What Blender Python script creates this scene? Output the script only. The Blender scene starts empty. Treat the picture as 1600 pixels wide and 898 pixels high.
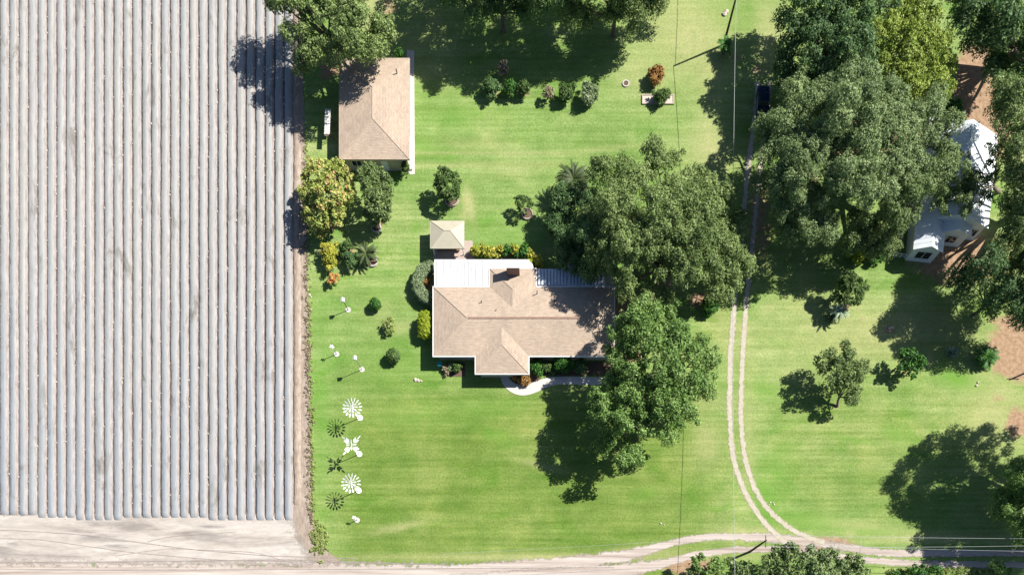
import bpy, math, random
import numpy as np
from mathutils import Vector
R = math.radians
rng = np.random.default_rng(7)
random.seed(7)
SC = bpy.context.scene
COL = SC.collection

# ---------------------------------------------------------------- camera, sky, sun, exposure
# plan units of 0.1 m measured from the ground point below the drone (870, 1070)
H = 106.7
NX, NY = 870.0, 1070.0
cam = bpy.data.cameras.new('camera'); camo = bpy.data.objects.new('camera', cam); COL.objects.link(camo)
cam.sensor_width = 36.0; cam.lens = 24.0
cam.shift_x = -70/1600.0; cam.shift_y = 621/1600.0
cam.clip_start = 0.5; cam.clip_end = 3000
camo.location = ((NX-800)*.1, (449-NY)*.1, H)
camo.rotation_euler = (0, 0, 0)
SC.camera = camo

SUN_EL = 44.5; SUN_DIR = Vector((0.92, 0.39, 0)).normalized()
w = bpy.data.worlds.new('World'); SC.world = w; w.use_nodes = True
nt = w.node_tree; nt.nodes.clear()
sky = nt.nodes.new('ShaderNodeTexSky'); sky.sky_type = 'NISHITA'; sky.sun_disc = False
sky.ozone_density = 5.0; sky.sun_elevation = R(SUN_EL); sky.sun_rotation = math.atan2(SUN_DIR.x, SUN_DIR.y)
bg = nt.nodes.new('ShaderNodeBackground'); bg.inputs['Strength'].default_value = 0.05
wo = nt.nodes.new('ShaderNodeOutputWorld')
nt.links.new(sky.outputs[0], bg.inputs['Color']); nt.links.new(bg.outputs[0], wo.inputs['Surface'])
sl = bpy.data.lights.new('sun', 'SUN'); sl.energy = 5.0; sl.angle = R(0.55); sl.color = (1.0, 0.955, 0.87)
so = bpy.data.objects.new('sun', sl); COL.objects.link(so)
e = R(SUN_EL)
tosun = Vector((SUN_DIR.x*math.cos(e), SUN_DIR.y*math.cos(e), math.sin(e)))
so.rotation_euler = tosun.to_track_quat('Z', 'Y').to_euler(); so.location = (40, 20, 60)
SC.view_settings.view_transform = 'Standard'; SC.view_settings.look = 'None'
SC.view_settings.gamma = 1; SC.view_settings.exposure = 1.12
SC.render.engine = 'CYCLES'
SC.cycles.transparent_max_bounces = 12; SC.cycles.max_bounces = 5; SC.cycles.diffuse_bounces = 2

# ---------------------------------------------------------------- helpers
def G(px, py, z=0.0):
    "survey position (seen from above) of something at height z -> metres"
    k = 1 - z/H
    return Vector(((NX+(px-NX)*k-800)*.1, (449-(NY+(py-NY)*k))*.1, z))
def P(px, py, z=0.0):
    "ground plan position -> metres"
    return Vector(((px-800)*.1, (449-py)*.1, z))

def tag(o, label=None, cat=None, group=None, kind=None):
    if label: o['label'] = label
    if cat: o['category'] = cat
    if group: o['group'] = group
    if kind: o['kind'] = kind
    return o
def empty(name, loc, label, cat, group=None, rz=0):
    o = bpy.data.objects.new(name, None); COL.objects.link(o); o.location = loc; o.rotation_euler = (0, 0, rz)
    o.empty_display_size = .3
    bpy.context.view_layer.update
    return tag(o, label, cat, group)

class MB:
    def __init__(s): s.v = []; s.f = []; s.uv = []
    def add(s, vs, fs):
        n = len(s.v); s.v += [tuple(v) for v in vs]; s.f += [tuple(i+n for i in f) for f in fs]; return s
    def box(s, x0, x1, y0, y1, z0, z1, b=0.0):
        if b <= 0:
            vs = [(x0,y0,z0),(x1,y0,z0),(x1,y1,z0),(x0,y1,z0),(x0,y0,z1),(x1,y0,z1),(x1,y1,z1),(x0,y1,z1)]
            return s.add(vs, [(3,2,1,0),(4,5,6,7),(0,1,5,4),(1,2,6,5),(2,3,7,6),(3,0,4,7)])
        vs = []
        for z, d in ((z0,b),(z0+b,0),(z1-b,0),(z1,b)):
            vs += [(x0+d,y0+d,z),(x1-d,y0+d,z),(x1-d,y1-d,z),(x0+d,y1-d,z)]
        fs = [(3,2,1,0),(12,13,14,15)]
        for k in range(3):
            for i in range(4): fs.append((4*k+i, 4*k+(i+1)%4, 4*k+4+(i+1)%4, 4*k+4+i))
        return s.add(vs, fs)
    def prism(s, pts, z0, z1):
        n = len(pts); vs = [(p[0],p[1],z0) for p in pts]+[(p[0],p[1],z1) for p in pts]
        fs = [tuple(range(n-1,-1,-1)), tuple(range(n,2*n))]+[(i,(i+1)%n,n+(i+1)%n,n+i) for i in range(n)]
        return s.add(vs, fs)
    def tube(s, pts, rad, n=7):
        pts = [Vector(p) for p in pts]
        if not hasattr(rad, '__len__'): rad = [rad]*len(pts)
        vs = []; fs = []
        for i, p in enumerate(pts):
            d = (pts[min(i+1,len(pts)-1)]-pts[max(i-1,0)])
            d = d.normalized() if d.length > 1e-6 else Vector((0,0,1))
            a = Vector((1,0,0)) if abs(d.x) < .8 else Vector((0,1,0))
            u = d.cross(a).normalized(); v = d.cross(u)
            for k in range(n):
                t = 2*math.pi*k/n; vs.append(p+(u*math.cos(t)+v*math.sin(t))*rad[i])
        for i in range(len(pts)-1):
            for k in range(n): fs.append((i*n+k, i*n+(k+1)%n, (i+1)*n+(k+1)%n, (i+1)*n+k))
        fs.append(tuple(range(n-1,-1,-1))); fs.append(tuple((len(pts)-1)*n+k for k in range(n)))
        return s.add(vs, fs)
    def blob(s, c, r, n=10, m=6, jit=0.0):
        vs = []; fs = []
        for j in range(m+1):
            t = math.pi*j/m
            for i in range(n):
                a = 2*math.pi*i/n; q = 1+random.uniform(-jit, jit)
                vs.append((c[0]+r[0]*q*math.sin(t)*math.cos(a), c[1]+r[1]*q*math.sin(t)*math.sin(a), c[2]+r[2]*q*math.cos(t)))
        for j in range(m):
            for i in range(n): fs.append((j*n+i, (j+1)*n+i, (j+1)*n+(i+1)%n, j*n+(i+1)%n))
        return s.add(vs, fs)
    def build(s, name, mat, parent=None, smooth=False, loc=None):
        me = bpy.data.meshes.new(name); me.from_pydata(s.v, [], s.f)
        if smooth: me.polygons.foreach_set('use_smooth', [True]*len(me.polygons))
        me.validate()
        o = bpy.data.objects.new(name, me); COL.objects.link(o); me.materials.append(mat)
        if loc is not None: o.location = loc
        if parent: attach(o, parent, loc is None)
        return o
def attach(o, parent, world=True):
    "parent o; when its mesh is in world coordinates move the vertices into the parent's frame"
    o.parent = parent
    if world and o.type == 'MESH':
        from mathutils import Matrix
        M = Matrix.Translation(parent_loc(parent)) @ Matrix.Rotation(parent_rz(parent), 4, 'Z')
        o.data.transform(M.inverted())
def parent_loc(p):
    v = Vector(p.location)
    return v if not p.parent else v+parent_loc(p.parent)
def parent_rz(p): return p.rotation_euler.z

# ---------------------------------------------------------------- materials
def mat(name):
    m = bpy.data.materials.new(name); m.use_nodes = True
    t = m.node_tree; b = t.nodes['Principled BSDF']
    b.inputs['Specular IOR Level'].default_value = 0.2
    return m, t, b
def N(t, typ, **kw):
    n = t.nodes.new(typ)
    for k, v in kw.items():
        if k in n.inputs: n.inputs[k].default_value = v
        else: setattr(n, k, v)
    return n
def wpos(t, sx=1, sy=1, sz=1, rot=0):
    g = N(t, 'ShaderNodeNewGeometry'); mp = N(t, 'ShaderNodeMapping')
    mp.inputs['Scale'].default_value = (sx, sy, sz); mp.inputs['Rotation'].default_value = (0, 0, rot)
    t.links.new(g.outputs['Position'], mp.inputs['Vector']); return mp.outputs[0]
def noise(t, vec, scale, detail=4, rough=.6, dist=0):
    n = N(t, 'ShaderNodeTexNoise'); n.inputs['Scale'].default_value = scale; n.inputs['Detail'].default_value = detail
    n.inputs['Roughness'].default_value = rough; n.inputs['Distortion'].default_value = dist
    if vec is not None: t.links.new(vec, n.inputs['Vector'])
    return n.outputs['Fac']
def ramp(t, fac, stops):
    r = N(t, 'ShaderNodeValToRGB'); el = r.color_ramp.elements
    while len(el) < len(stops): el.new(.5)
    for e_, (p, c) in zip(el, stops):
        e_.position = p; e_.color = (*c, 1) if len(c) == 3 else c
    t.links.new(fac, r.inputs[0]); return r.outputs[0]
def gr(v): return (v, v, v)
def mix(t, fac, a, b, mode='MIX'):
    m = N(t, 'ShaderNodeMix', data_type='RGBA', blend_type=mode)
    for s_, i in ((fac, 0), (a, 6), (b, 7)):
        if isinstance(s_, (int, float)): m.inputs[i].default_value = s_
        elif isinstance(s_, tuple): m.inputs[i].default_value = (*s_, 1)
        else: t.links.new(s_, m.inputs[i])
    return m.outputs[2]
def mth(t, op, a, b=None, clamp=False):
    m = N(t, 'ShaderNodeMath', operation=op, use_clamp=clamp)
    for i, s_ in enumerate((a, b)):
        if s_ is None: continue
        if isinstance(s_, (int, float)): m.inputs[i].default_value = s_
        else: t.links.new(s_, m.inputs[i])
    return m.outputs[0]
def bump(t, b, h, strength=.3, dist=.05):
    n = N(t, 'ShaderNodeBump'); n.inputs['Strength'].default_value = strength; n.inputs['Distance'].default_value = dist
    t.links.new(h, n.inputs['Height']); t.links.new(n.outputs[0], b.inputs['Normal'])
def attr(t, name):
    a = N(t, 'ShaderNodeAttribute'); a.attribute_name = name; return a

def simple(name, c, rough=.6, var=.15, scale=3, metal=0, spec=.2, c2=None):
    m, t, b = mat(name)
    f = noise(t, wpos(t), scale, 5)
    c2 = c2 or tuple(x*(1-var*1.6) for x in c); c1 = tuple(min(1, x*(1+var*.6)) for x in c)
    t.links.new(ramp(t, f, [(.3, c2), (.7, c1)]), b.inputs['Base Color'])
    b.inputs['Roughness'].default_value = rough; b.inputs['Metallic'].default_value = metal
    b.inputs['Specular IOR Level'].default_value = spec
    return m

def leafmat(name, dark, mid, light, accent=None, acc=0.85, trans=.18):
    m, t, b = mat(name)
    a = attr(t, 'tint').outputs['Fac']
    stops = [(.0, dark), (.5, mid), (1.0, light)]
    if accent: stops = [(.0, dark), (.4, mid), (acc-.08, light), (acc, accent)]
    c = ramp(t, a, stops)
    t.links.new(c, b.inputs['Base Color']); b.inputs['Roughness'].default_value = .55
    b.inputs['Specular IOR Level'].default_value = .25
    tr = N(t, 'ShaderNodeBsdfTranslucent'); t.links.new(c, tr.inputs['Color'])
    ms = N(t, 'ShaderNodeMixShader'); ms.inputs[0].default_value = trans
    t.links.new(b.outputs[0], ms.inputs[1]); t.links.new(tr.outputs[0], ms.inputs[2])
    t.links.new(ms.outputs[0], t.nodes['Material Output'].inputs['Surface'])
    return m

M = {}
M['oak'] = leafmat('oak_leaves', (.06,.10,.03), (.165,.24,.07), (.31,.38,.15), trans=.3)
M['oak_bright'] = leafmat('bright_oak_leaves', (.06,.125,.028), (.15,.255,.06), (.28,.40,.13), trans=.3)
M['oak_grey'] = leafmat('grey_oak_leaves', (.075,.12,.05), (.17,.245,.092), (.315,.39,.17), trans=.3)
M['oak_dark'] = leafmat('dark_oak_leaves', (.035,.085,.028), (.085,.16,.052), (.17,.26,.095), trans=.3)
M['lime'] = leafmat('lime_leaves', (.10,.15,.02), (.21,.29,.04), (.35,.42,.09))
M['pale'] = leafmat('pale_leaves', (.05,.09,.025), (.12,.18,.055), (.21,.27,.10))
M['shrub'] = leafmat('shrub_leaves', (.03,.065,.015), (.07,.13,.03), (.14,.21,.06))
M['deep'] = leafmat('deep_green_leaves', (.02,.07,.012), (.04,.13,.02), (.09,.21,.03))
M['croton'] = leafmat('croton_leaves', (.12,.17,.02), (.36,.36,.04), (.55,.50,.10))
M['yellow_leaf'] = leafmat('yellow_green_leaves', (.13,.18,.01), (.25,.32,.02), (.36,.42,.03))
M['flowertree'] = leafmat('flowering_tree_leaves', (.09,.15,.03), (.25,.31,.06), (.42,.43,.13), (.62,.34,.18), .88)
M['coral'] = leafmat('coral_flowers', (.25,.12,.03), (.55,.22,.08), (.62,.42,.14))
M['russet'] = leafmat('russet_leaves', (.09,.07,.03), (.28,.14,.04), (.42,.24,.06))
M['variegated'] = leafmat('variegated_leaves', (.07,.11,.045), (.16,.22,.10), (.34,.40,.24))
M['frond'] = leafmat('palm_fronds', (.014,.032,.010), (.038,.062,.018), (.10,.125,.045), trans=.08)
M['dryfrond'] = leafmat('dry_fronds', (.13,.105,.065), (.27,.215,.14), (.38,.32,.21), trans=.05)
M['agave'] = leafmat('agave_blades', (.10,.16,.11), (.2,.28,.19), (.33,.4,.28), trans=.05)
M['weeds'] = leafmat('weed_leaves', (.12,.19,.03), (.24,.31,.08), (.38,.38,.18))
M['twigs'] = simple('silver_twigs', (.42,.39,.35), .8, .25)
M['bark'] = simple('oak_bark', (.17,.14,.11), .9, .35, 6)
M['polewood'] = simple('weathered_pole_wood', (.10,.075,.055), .9, .3, 4)
M['white'] = simple('white_paint', (.70,.70,.69), .45, .06, 2)
M['whitemetal'] = simple('white_metal_roofing', (.80,.82,.84), .35, .05, .8, 0, .4)
M['housemetal'] = simple('white_house_roofing', (.74,.78,.83), .4, .08, .8, 0, .3)
M['porchmetal'] = simple('stained_porch_roofing', (.56,.57,.57), .5, .14, .6, 0, .3)
M['patiometal'] = simple('aluminium_patio_roofing', (.46,.50,.55), .4, .06, 1.0, 0, .3)
M['beige'] = simple('beige_roof_metal', (.36,.335,.26), .5, .05, 1.2)
M['wallbeige'] = simple('beige_stucco', (.42,.37,.30), .8, .08, 5)
M['wallwhite'] = simple('white_siding', (.66,.69,.72), .6, .05, 3)
M['concrete'] = simple('pale_concrete', (.42,.38,.35), .85, .12, 4)
M['whiteconcrete'] = simple('white_concrete', (.46,.43,.405), .85, .10, 4)
M['pinkconcrete'] = simple('pinkish_concrete', (.36,.29,.26), .85, .10, 4)
M['glass'] = simple('dark_window_glass', (.02,.028,.035), .08, .1, 2, 0, .6)
M['brick'] = simple('brown_brick', (.24,.155,.12), .85, .25, 9)
M['darkmetal'] = simple('dark_metal', (.05,.05,.055), .5, .2, 5, .3)
M['greymetal'] = simple('grey_metal', (.32,.31,.30), .45, .15, 5, .4)
M['brownwood'] = simple('brown_wood', (.20,.125,.08), .8, .3, 7)
M['canopy'] = simple('worn_white_canopy', (.62,.61,.58), .7, .30, 6, c2=(.33,.32,.30))
M['truckpaint'] = simple('dark_blue_car_paint', (.012,.035,.085), .18, .05, 2, .3, .6)
M['rubber'] = simple('rubber', (.02,.02,.02), .8, .1)
M['soilpot'] = simple('planter_soil', (.12,.085,.06), .95, .3, 8)
M['stone'] = simple('pale_stone', (.48,.42,.36), .9, .2, 7)
M['wire'] = simple('aluminium_wire', (.42,.44,.43), .4, .05, 2, .3)
M['lamp'] = simple('lamp_lens', (.7,.72,.75), .15, .02, 2, 0, .6)

def shingle():
    m, t, b = mat('tan_shingles')
    uv = attr(t, 'uvm').outputs['Vector']
    br = N(t, 'ShaderNodeTexBrick'); t.links.new(uv, br.inputs['Vector'])
    br.inputs['Scale'].default_value = 1.0; br.inputs['Brick Width'].default_value = .45; br.inputs['Row Height'].default_value = .22
    br.inputs['Mortar Size'].default_value = .02; br.inputs['Bias'].default_value = 0.0
    br.inputs['Color1'].default_value = (.375,.305,.24,1); br.inputs['Color2'].default_value = (.33,.262,.205,1); br.inputs['Mortar'].default_value = (.28,.22,.175,1)
    mp = N(t, 'ShaderNodeMapping'); mp.inputs['Scale'].default_value = (1.0, 3.2, 1); t.links.new(uv, mp.inputs['Vector'])
    f1 = noise(t, mp.outputs[0], 1.1, 6, .75); f2 = noise(t, wpos(t, 1, .5, 1), .30, 6, .7)
    c = mix(t, 1.0, br.outputs['Color'], ramp(t, f1, [(.3, gr(.80)), (.7, gr(1.2))]), 'MULTIPLY')
    c = mix(t, 1.0, c, ramp(t, f2, [(.3, (.84,.85,.87)), (.7, (1.12,1.09,1.06))]), 'MULTIPLY')
    t.links.new(c, b.inputs['Base Color']); b.inputs['Roughness'].default_value = .95
    bump(t, b, br.outputs['Fac'], .35, .02)
    return m
M['shingle'] = shingle()

def ground_mat():
    m, t, b = mat('lawn_grass')
    a = attr(t, 'mask'); sp = N(t, 'ShaderNodeSeparateColor'); t.links.new(a.outputs['Color'], sp.inputs[0])
    dirt, dry, lush = sp.outputs[0], sp.outputs[1], sp.outputs[2]
    base = ramp(t, noise(t, wpos(t), .07, 5, .6, .4), [(.30, (.118,.192,.050)), (.5, (.158,.236,.072)), (.7, (.212,.270,.104))])
    base = mix(t, attr(t, 'tone').outputs['Fac'], base, ramp(t, noise(t, wpos(t), .09, 5, .6, .4), [(.30, (.085,.145,.027)), (.5, (.120,.180,.040)), (.7, (.168,.212,.06))]))
    stripe = noise(t, wpos(t, .05, 1.0, 1), .85, 4, .6, .15)
    c = mix(t, 1.0, base, ramp(t, stripe, [(.34, (.80,.86,.72)), (.66, (1.18,1.12,1.22))]), 'MULTIPLY')
    pt = noise(t, wpos(t), .045, 6, .62, 1.2)
    c = mix(t, ramp(t, pt, [(.50, gr(0)), (.66, gr(.75))]), c, mix(t, 1.0, c, (1.32,1.12,1.25), 'MULTIPLY'))
    pt2 = noise(t, wpos(t, .55, 1.2, 1), .16, 6, .66, .8)
    c = mix(t, ramp(t, pt2, [(.53, gr(0)), (.66, gr(.8))]), c, mix(t, 1.0, c, (.66,.88,.55), 'MULTIPLY'))
    mw = N(t, 'ShaderNodeTexWave', wave_type='BANDS', bands_direction='Y'); t.links.new(wpos(t, .6, 1, 1), mw.inputs['Vector'])
    mw.inputs['Scale'].default_value = .36; mw.inputs['Distortion'].default_value = 2.2; mw.inputs['Detail'].default_value = 3; mw.inputs['Detail Scale'].default_value = .25
    c = mix(t, ramp(t, noise(t, wpos(t), .05, 3), [(.4, gr(.15)), (.6, gr(1))]), c, mix(t, 1.0, c, ramp(t, mw.outputs['Fac'], [(.1, (.91,.94,.88)), (.6, (1.04,1.03,1.05))]), 'MULTIPLY'))
    blot = noise(t, wpos(t), .35, 6, .7)
    c = mix(t, 1.0, c, ramp(t, blot, [(.3, (.80,.86,.78)), (.7, (1.2,1.12,1.18))]), 'MULTIPLY')
    fine = noise(t, wpos(t), 3.2, 5, .75)
    c = mix(t, 1.0, c, ramp(t, fine, [(.3, gr(.68)), (.72, gr(1.30))]), 'MULTIPLY')
    brk = noise(t, wpos(t), .9, 6, .7)
    def m3(v, k=1.3):   # break an attribute up with noise
        return mth(t, 'MULTIPLY', v, mth(t, 'MULTIPLY_ADD', brk, 2.4, clamp=False) if False else mth(t, 'MULTIPLY', brk, 2.0), True)
    c = mix(t, m3(lush), c, (.095,.215,.028))
    c = mix(t, m3(dry), c, ramp(t, fine, [(.3, (.25,.255,.105)), (.7, (.36,.345,.18))]))
    dd = mth(t, 'MULTIPLY', mth(t, 'SUBTRACT', mth(t, 'ADD', dirt, mth(t, 'MULTIPLY', brk, .7)), .72), 5.0, True)
    c = mix(t, dd, c, ramp(t, noise(t, wpos(t), 1.7, 7, .75), [(.3, (.17,.105,.06)), (.5, (.27,.18,.115)), (.72, (.37,.275,.195))]))
    t.links.new(c, b.inputs['Base Color']); b.inputs['Roughness'].default_value = .95; b.inputs['Specular IOR Level'].default_value = .05
    bump(t, b, fine, .5, .06)
    return m
M['ground'] = ground_mat()

def edged(name, colour, lo=.35, hi=.6, nscale=1.6, bmp=.4, amp=1.3):
    "sheet whose border frays into the ground below (attribute edge: 0 at the border, 1 inside)"
    m, t, b = mat(name)
    c, h = colour(t)
    t.links.new(c, b.inputs['Base Color']); b.inputs['Roughness'].default_value = .95; b.inputs['Specular IOR Level'].default_value = .05
    bump(t, b, h, bmp, .06)
    ed = attr(t, 'edge').outputs['Fac']; n = noise(t, wpos(t), nscale, 6, .7)
    v = mth(t, 'ADD', ed, mth(t, 'MULTIPLY', mth(t, 'SUBTRACT', n, .5), amp))
    k = N(t, 'ShaderNodeMapRange'); k.inputs[1].default_value = lo; k.inputs[2].default_value = hi
    t.links.new(v, k.inputs[0])
    tr = N(t, 'ShaderNodeBsdfTransparent'); ms = N(t, 'ShaderNodeMixShader')
    t.links.new(k.outputs[0], ms.inputs[0]); t.links.new(tr.outputs[0], ms.inputs[1]); t.links.new(b.outputs[0], ms.inputs[2])
    t.links.new(ms.outputs[0], t.nodes['Material Output'].inputs['Surface'])
    return m
def c_track(t):
    f = noise(t, wpos(t), 1.3, 7, .75); g = noise(t, wpos(t), 6, 4, .8)
    c = ramp(t, f, [(.3, (.30,.265,.205)), (.7, (.42,.385,.325))])
    return mix(t, 1.0, c, ramp(t, g, [(.3, gr(.88)), (.7, gr(1.1))]), 'MULTIPLY'), g
def c_road(t):
    s = noise(t, wpos(t, .035, 1.6, 1), 1.0, 7, .65, .3); f = noise(t, wpos(t, .12, 1.3, 1), 1.1, 7, .7)
    c = ramp(t, s, [(.32, (.22,.175,.145)), (.46, (.33,.28,.25)), (.66, (.42,.38,.345))])
    return mix(t, 1.0, c, ramp(t, f, [(.3, gr(.84)), (.7, gr(1.13))]), 'MULTIPLY'), f
def c_head(t):
    s = noise(t, wpos(t, .06, .5, 1), 1.0, 7, .62, .6); f = noise(t, wpos(t, .35, 1.2, 1, .25), 1.3, 7, .72, .8)
    c = ramp(t, s, [(.34, (.23,.205,.185)), (.45, (.33,.295,.265)), (.58, (.40,.365,.33))])
    c = mix(t, 1.0, c, ramp(t, f, [(.28, gr(.80)), (.66, gr(1.1))]), 'MULTIPLY')
    g = N(t, 'ShaderNodeNewGeometry'); sx = N(t, 'ShaderNodeSeparateXYZ'); t.links.new(g.outputs['Position'], sx.inputs[0])
    tot = None    # damp grey stains left by irrigation water
    for px_, py_, rx_, ry_ in ((155,840,42,8),(155,817,40,5),(325,838,38,8),(330,822,30,4),(5,862,16,9),(178,853,40,4),(20,850,12,5)):
        a_ = mth(t, 'MULTIPLY', mth(t, 'SUBTRACT', sx.outputs[0], (px_-800)*.1), 10/rx_); b_ = mth(t, 'MULTIPLY', mth(t, 'SUBTRACT', sx.outputs[1], (449-py_)*.1), 10/ry_)
        q_ = mth(t, 'SUBTRACT', 1.0, mth(t, 'ADD', mth(t, 'MULTIPLY', a_, a_), mth(t, 'MULTIPLY', b_, b_)), True)
        tot = q_ if tot is None else mth(t, 'MAXIMUM', tot, q_)
    st = noise(t, wpos(t, .25, 1.4, 1, .1), 1.1, 6, .7, .6)
    c = mix(t, mth(t, 'MULTIPLY', mth(t, 'MULTIPLY', tot, ramp(t, st, [(.40, gr(.15)), (.58, gr(1))])), 1.1, True), c, (.215,.195,.185))
    return c, f
def c_soil(t):
    f = noise(t, wpos(t, 1, .25, 1), 2.2, 7, .75, .3); g = noise(t, wpos(t), .06, 3)
    c = ramp(t, f, [(.3, (.07,.062,.058)), (.7, (.17,.15,.14))])  # soil darkened beyond its own tan to paint shade into the bed gaps
    return mix(t, 1.0, c, ramp(t, g, [(.3, (.92,.95,.9)), (.7, (1.08,1.02,1.02))]), 'MULTIPLY'), f
def c_strip(t):
    f = noise(t, wpos(t, 2.2, .35, 1), 1.6, 7, .75, .5); g = noise(t, wpos(t), 1.2, 5)
    c = ramp(t, f, [(.3, (.17,.13,.10)), (.5, (.26,.21,.17)), (.72, (.36,.31,.27))])
    return mix(t, 1.0, c, ramp(t, g, [(.3, gr(.85)), (.7, gr(1.12))]), 'MULTIPLY'), f
M['track'] = edged('driveway_sand', c_track, .30, .70, 1.5, amp=2.3)
M['road'] = edged('road_sand', c_road, .30, .65, 1.0, amp=2.0)
M['headland'] = edged('headland_sand', c_head, .3, .6, .8)
M['soil'] = edged('field_soil', c_soil, .2, .35, 1.2)
M['strip'] = edged('bare_edge_soil', c_strip, .3, .5, 1.3)

def plastic():
    m, t, b = mat('plastic_mulch')
    fine = noise(t, wpos(t, 2.0, .35, 1), 2.0, 6, .75, .3); big = noise(t, wpos(t), .05, 4, .6)
    c = ramp(t, fine, [(.3, (.185,.20,.215)), (.7, (.24,.252,.262))])
    g = N(t, 'ShaderNodeNewGeometry'); s = N(t, 'ShaderNodeSeparateXYZ'); t.links.new(g.outputs['Position'], s.inputs[0])
    up = N(t, 'ShaderNodeMapRange'); up.inputs[1].default_value = -34; up.inputs[2].default_value = 20; t.links.new(s.outputs[1], up.inputs[0])
    upn = mth(t, 'MULTIPLY', up.outputs[0], mth(t, 'ADD', big, .55), True)    # plastic turns paler and less blue towards the far end
    far_tone = ramp(t, fine, [(.3, (.225,.225,.215)), (.7, (.30,.30,.29))])
    c = mix(t, mth(t, 'MULTIPLY', upn, .85), c, far_tone)
    lines = noise(t, wpos(t, 1.4, .01, 1), 1.3, 2)
    c = mix(t, 1.0, c, ramp(t, lines, [(.3, (.91,.94,1.0)), (.7, (1.07,1.04,1.0))]), 'MULTIPLY')
    c = mix(t, 1.0, c, ramp(t, noise(t, wpos(t, 3.2, .05, 1), 1.5, 3, .7), [(.3, (.88,.88,.89)), (.7, (1.11,1.11,1.10))]), 'MULTIPLY')
    ac = attr(t, 'across').outputs['Fac']; wv = noise(t, wpos(t, 1, .3, 1), .8, 4, .7)
    sh = mth(t, 'MULTIPLY', mth(t, 'SUBTRACT', mth(t, 'ADD', ac, mth(t, 'MULTIPLY', mth(t, 'SUBTRACT', wv, .5), .22)), .745), 16.0, True)    # bare soil banked against the plastic
    c = mix(t, sh, c, ramp(t, fine, [(.3, (.15,.132,.125)), (.7, (.30,.265,.255))]))
    st = noise(t, wpos(t, .9, .35, 1), .35, 5, .7, .5)
    c = mix(t, 1.0, c, ramp(t, st, [(.31, (.58,.56,.51)), (.42, gr(1.0))]), 'MULTIPLY')
    t.links.new(c, b.inputs['Base Color']); b.inputs['Roughness'].default_value = .6; b.inputs['Specular IOR Level'].default_value = .15
    bump(t, b, fine, .5, .05)
    return m
M['plastic'] = plastic()

# ---------------------------------------------------------------- ground and roads
def fmesh(name, V, F, material, parent=None, fattr=None, vattr=None, cattr=None, smooth=False):
    "fast mesh from numpy arrays of equal-sized faces"
    V = np.asarray(V, np.float32); F = np.asarray(F, np.int32)
    me = bpy.data.meshes.new(name); nf, k = F.shape
    me.vertices.add(len(V)); me.vertices.foreach_set('co', V.ravel())
    me.loops.add(nf*k); me.loops.foreach_set('vertex_index', F.ravel())
    me.polygons.add(nf); me.polygons.foreach_set('loop_start', np.arange(0, nf*k, k, dtype=np.int32))
    if smooth: me.polygons.foreach_set('use_smooth', np.ones(nf, bool))
    me.update(calc_edges=True)
    for nm, arr in (fattr or {}).items():
        at = me.attributes.new(nm, 'FLOAT', 'FACE'); at.data.foreach_set('value', np.asarray(arr, np.float32))
    for nm, arr in (vattr or {}).items():
        at = me.attributes.new(nm, 'FLOAT', 'POINT'); at.data.foreach_set('value', np.asarray(arr, np.float32).ravel())
    for nm, arr in (cattr or {}).items():
        at = me.attributes.new(nm, 'FLOAT_COLOR', 'POINT'); at.data.foreach_set('color', np.asarray(arr, np.float32).ravel())
    me.materials.append(material)
    o = bpy.data.objects.new(name, me); COL.objects.link(o)
    if parent: attach(o, parent)
    return o
def grid_faces(nr, nc):
    i = np.arange(nr-1)[:, None]*nc+np.arange(nc-1)[None, :]
    return np.stack([i, i+1, i+nc+1, i+nc], -1).reshape(-1, 4)

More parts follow.
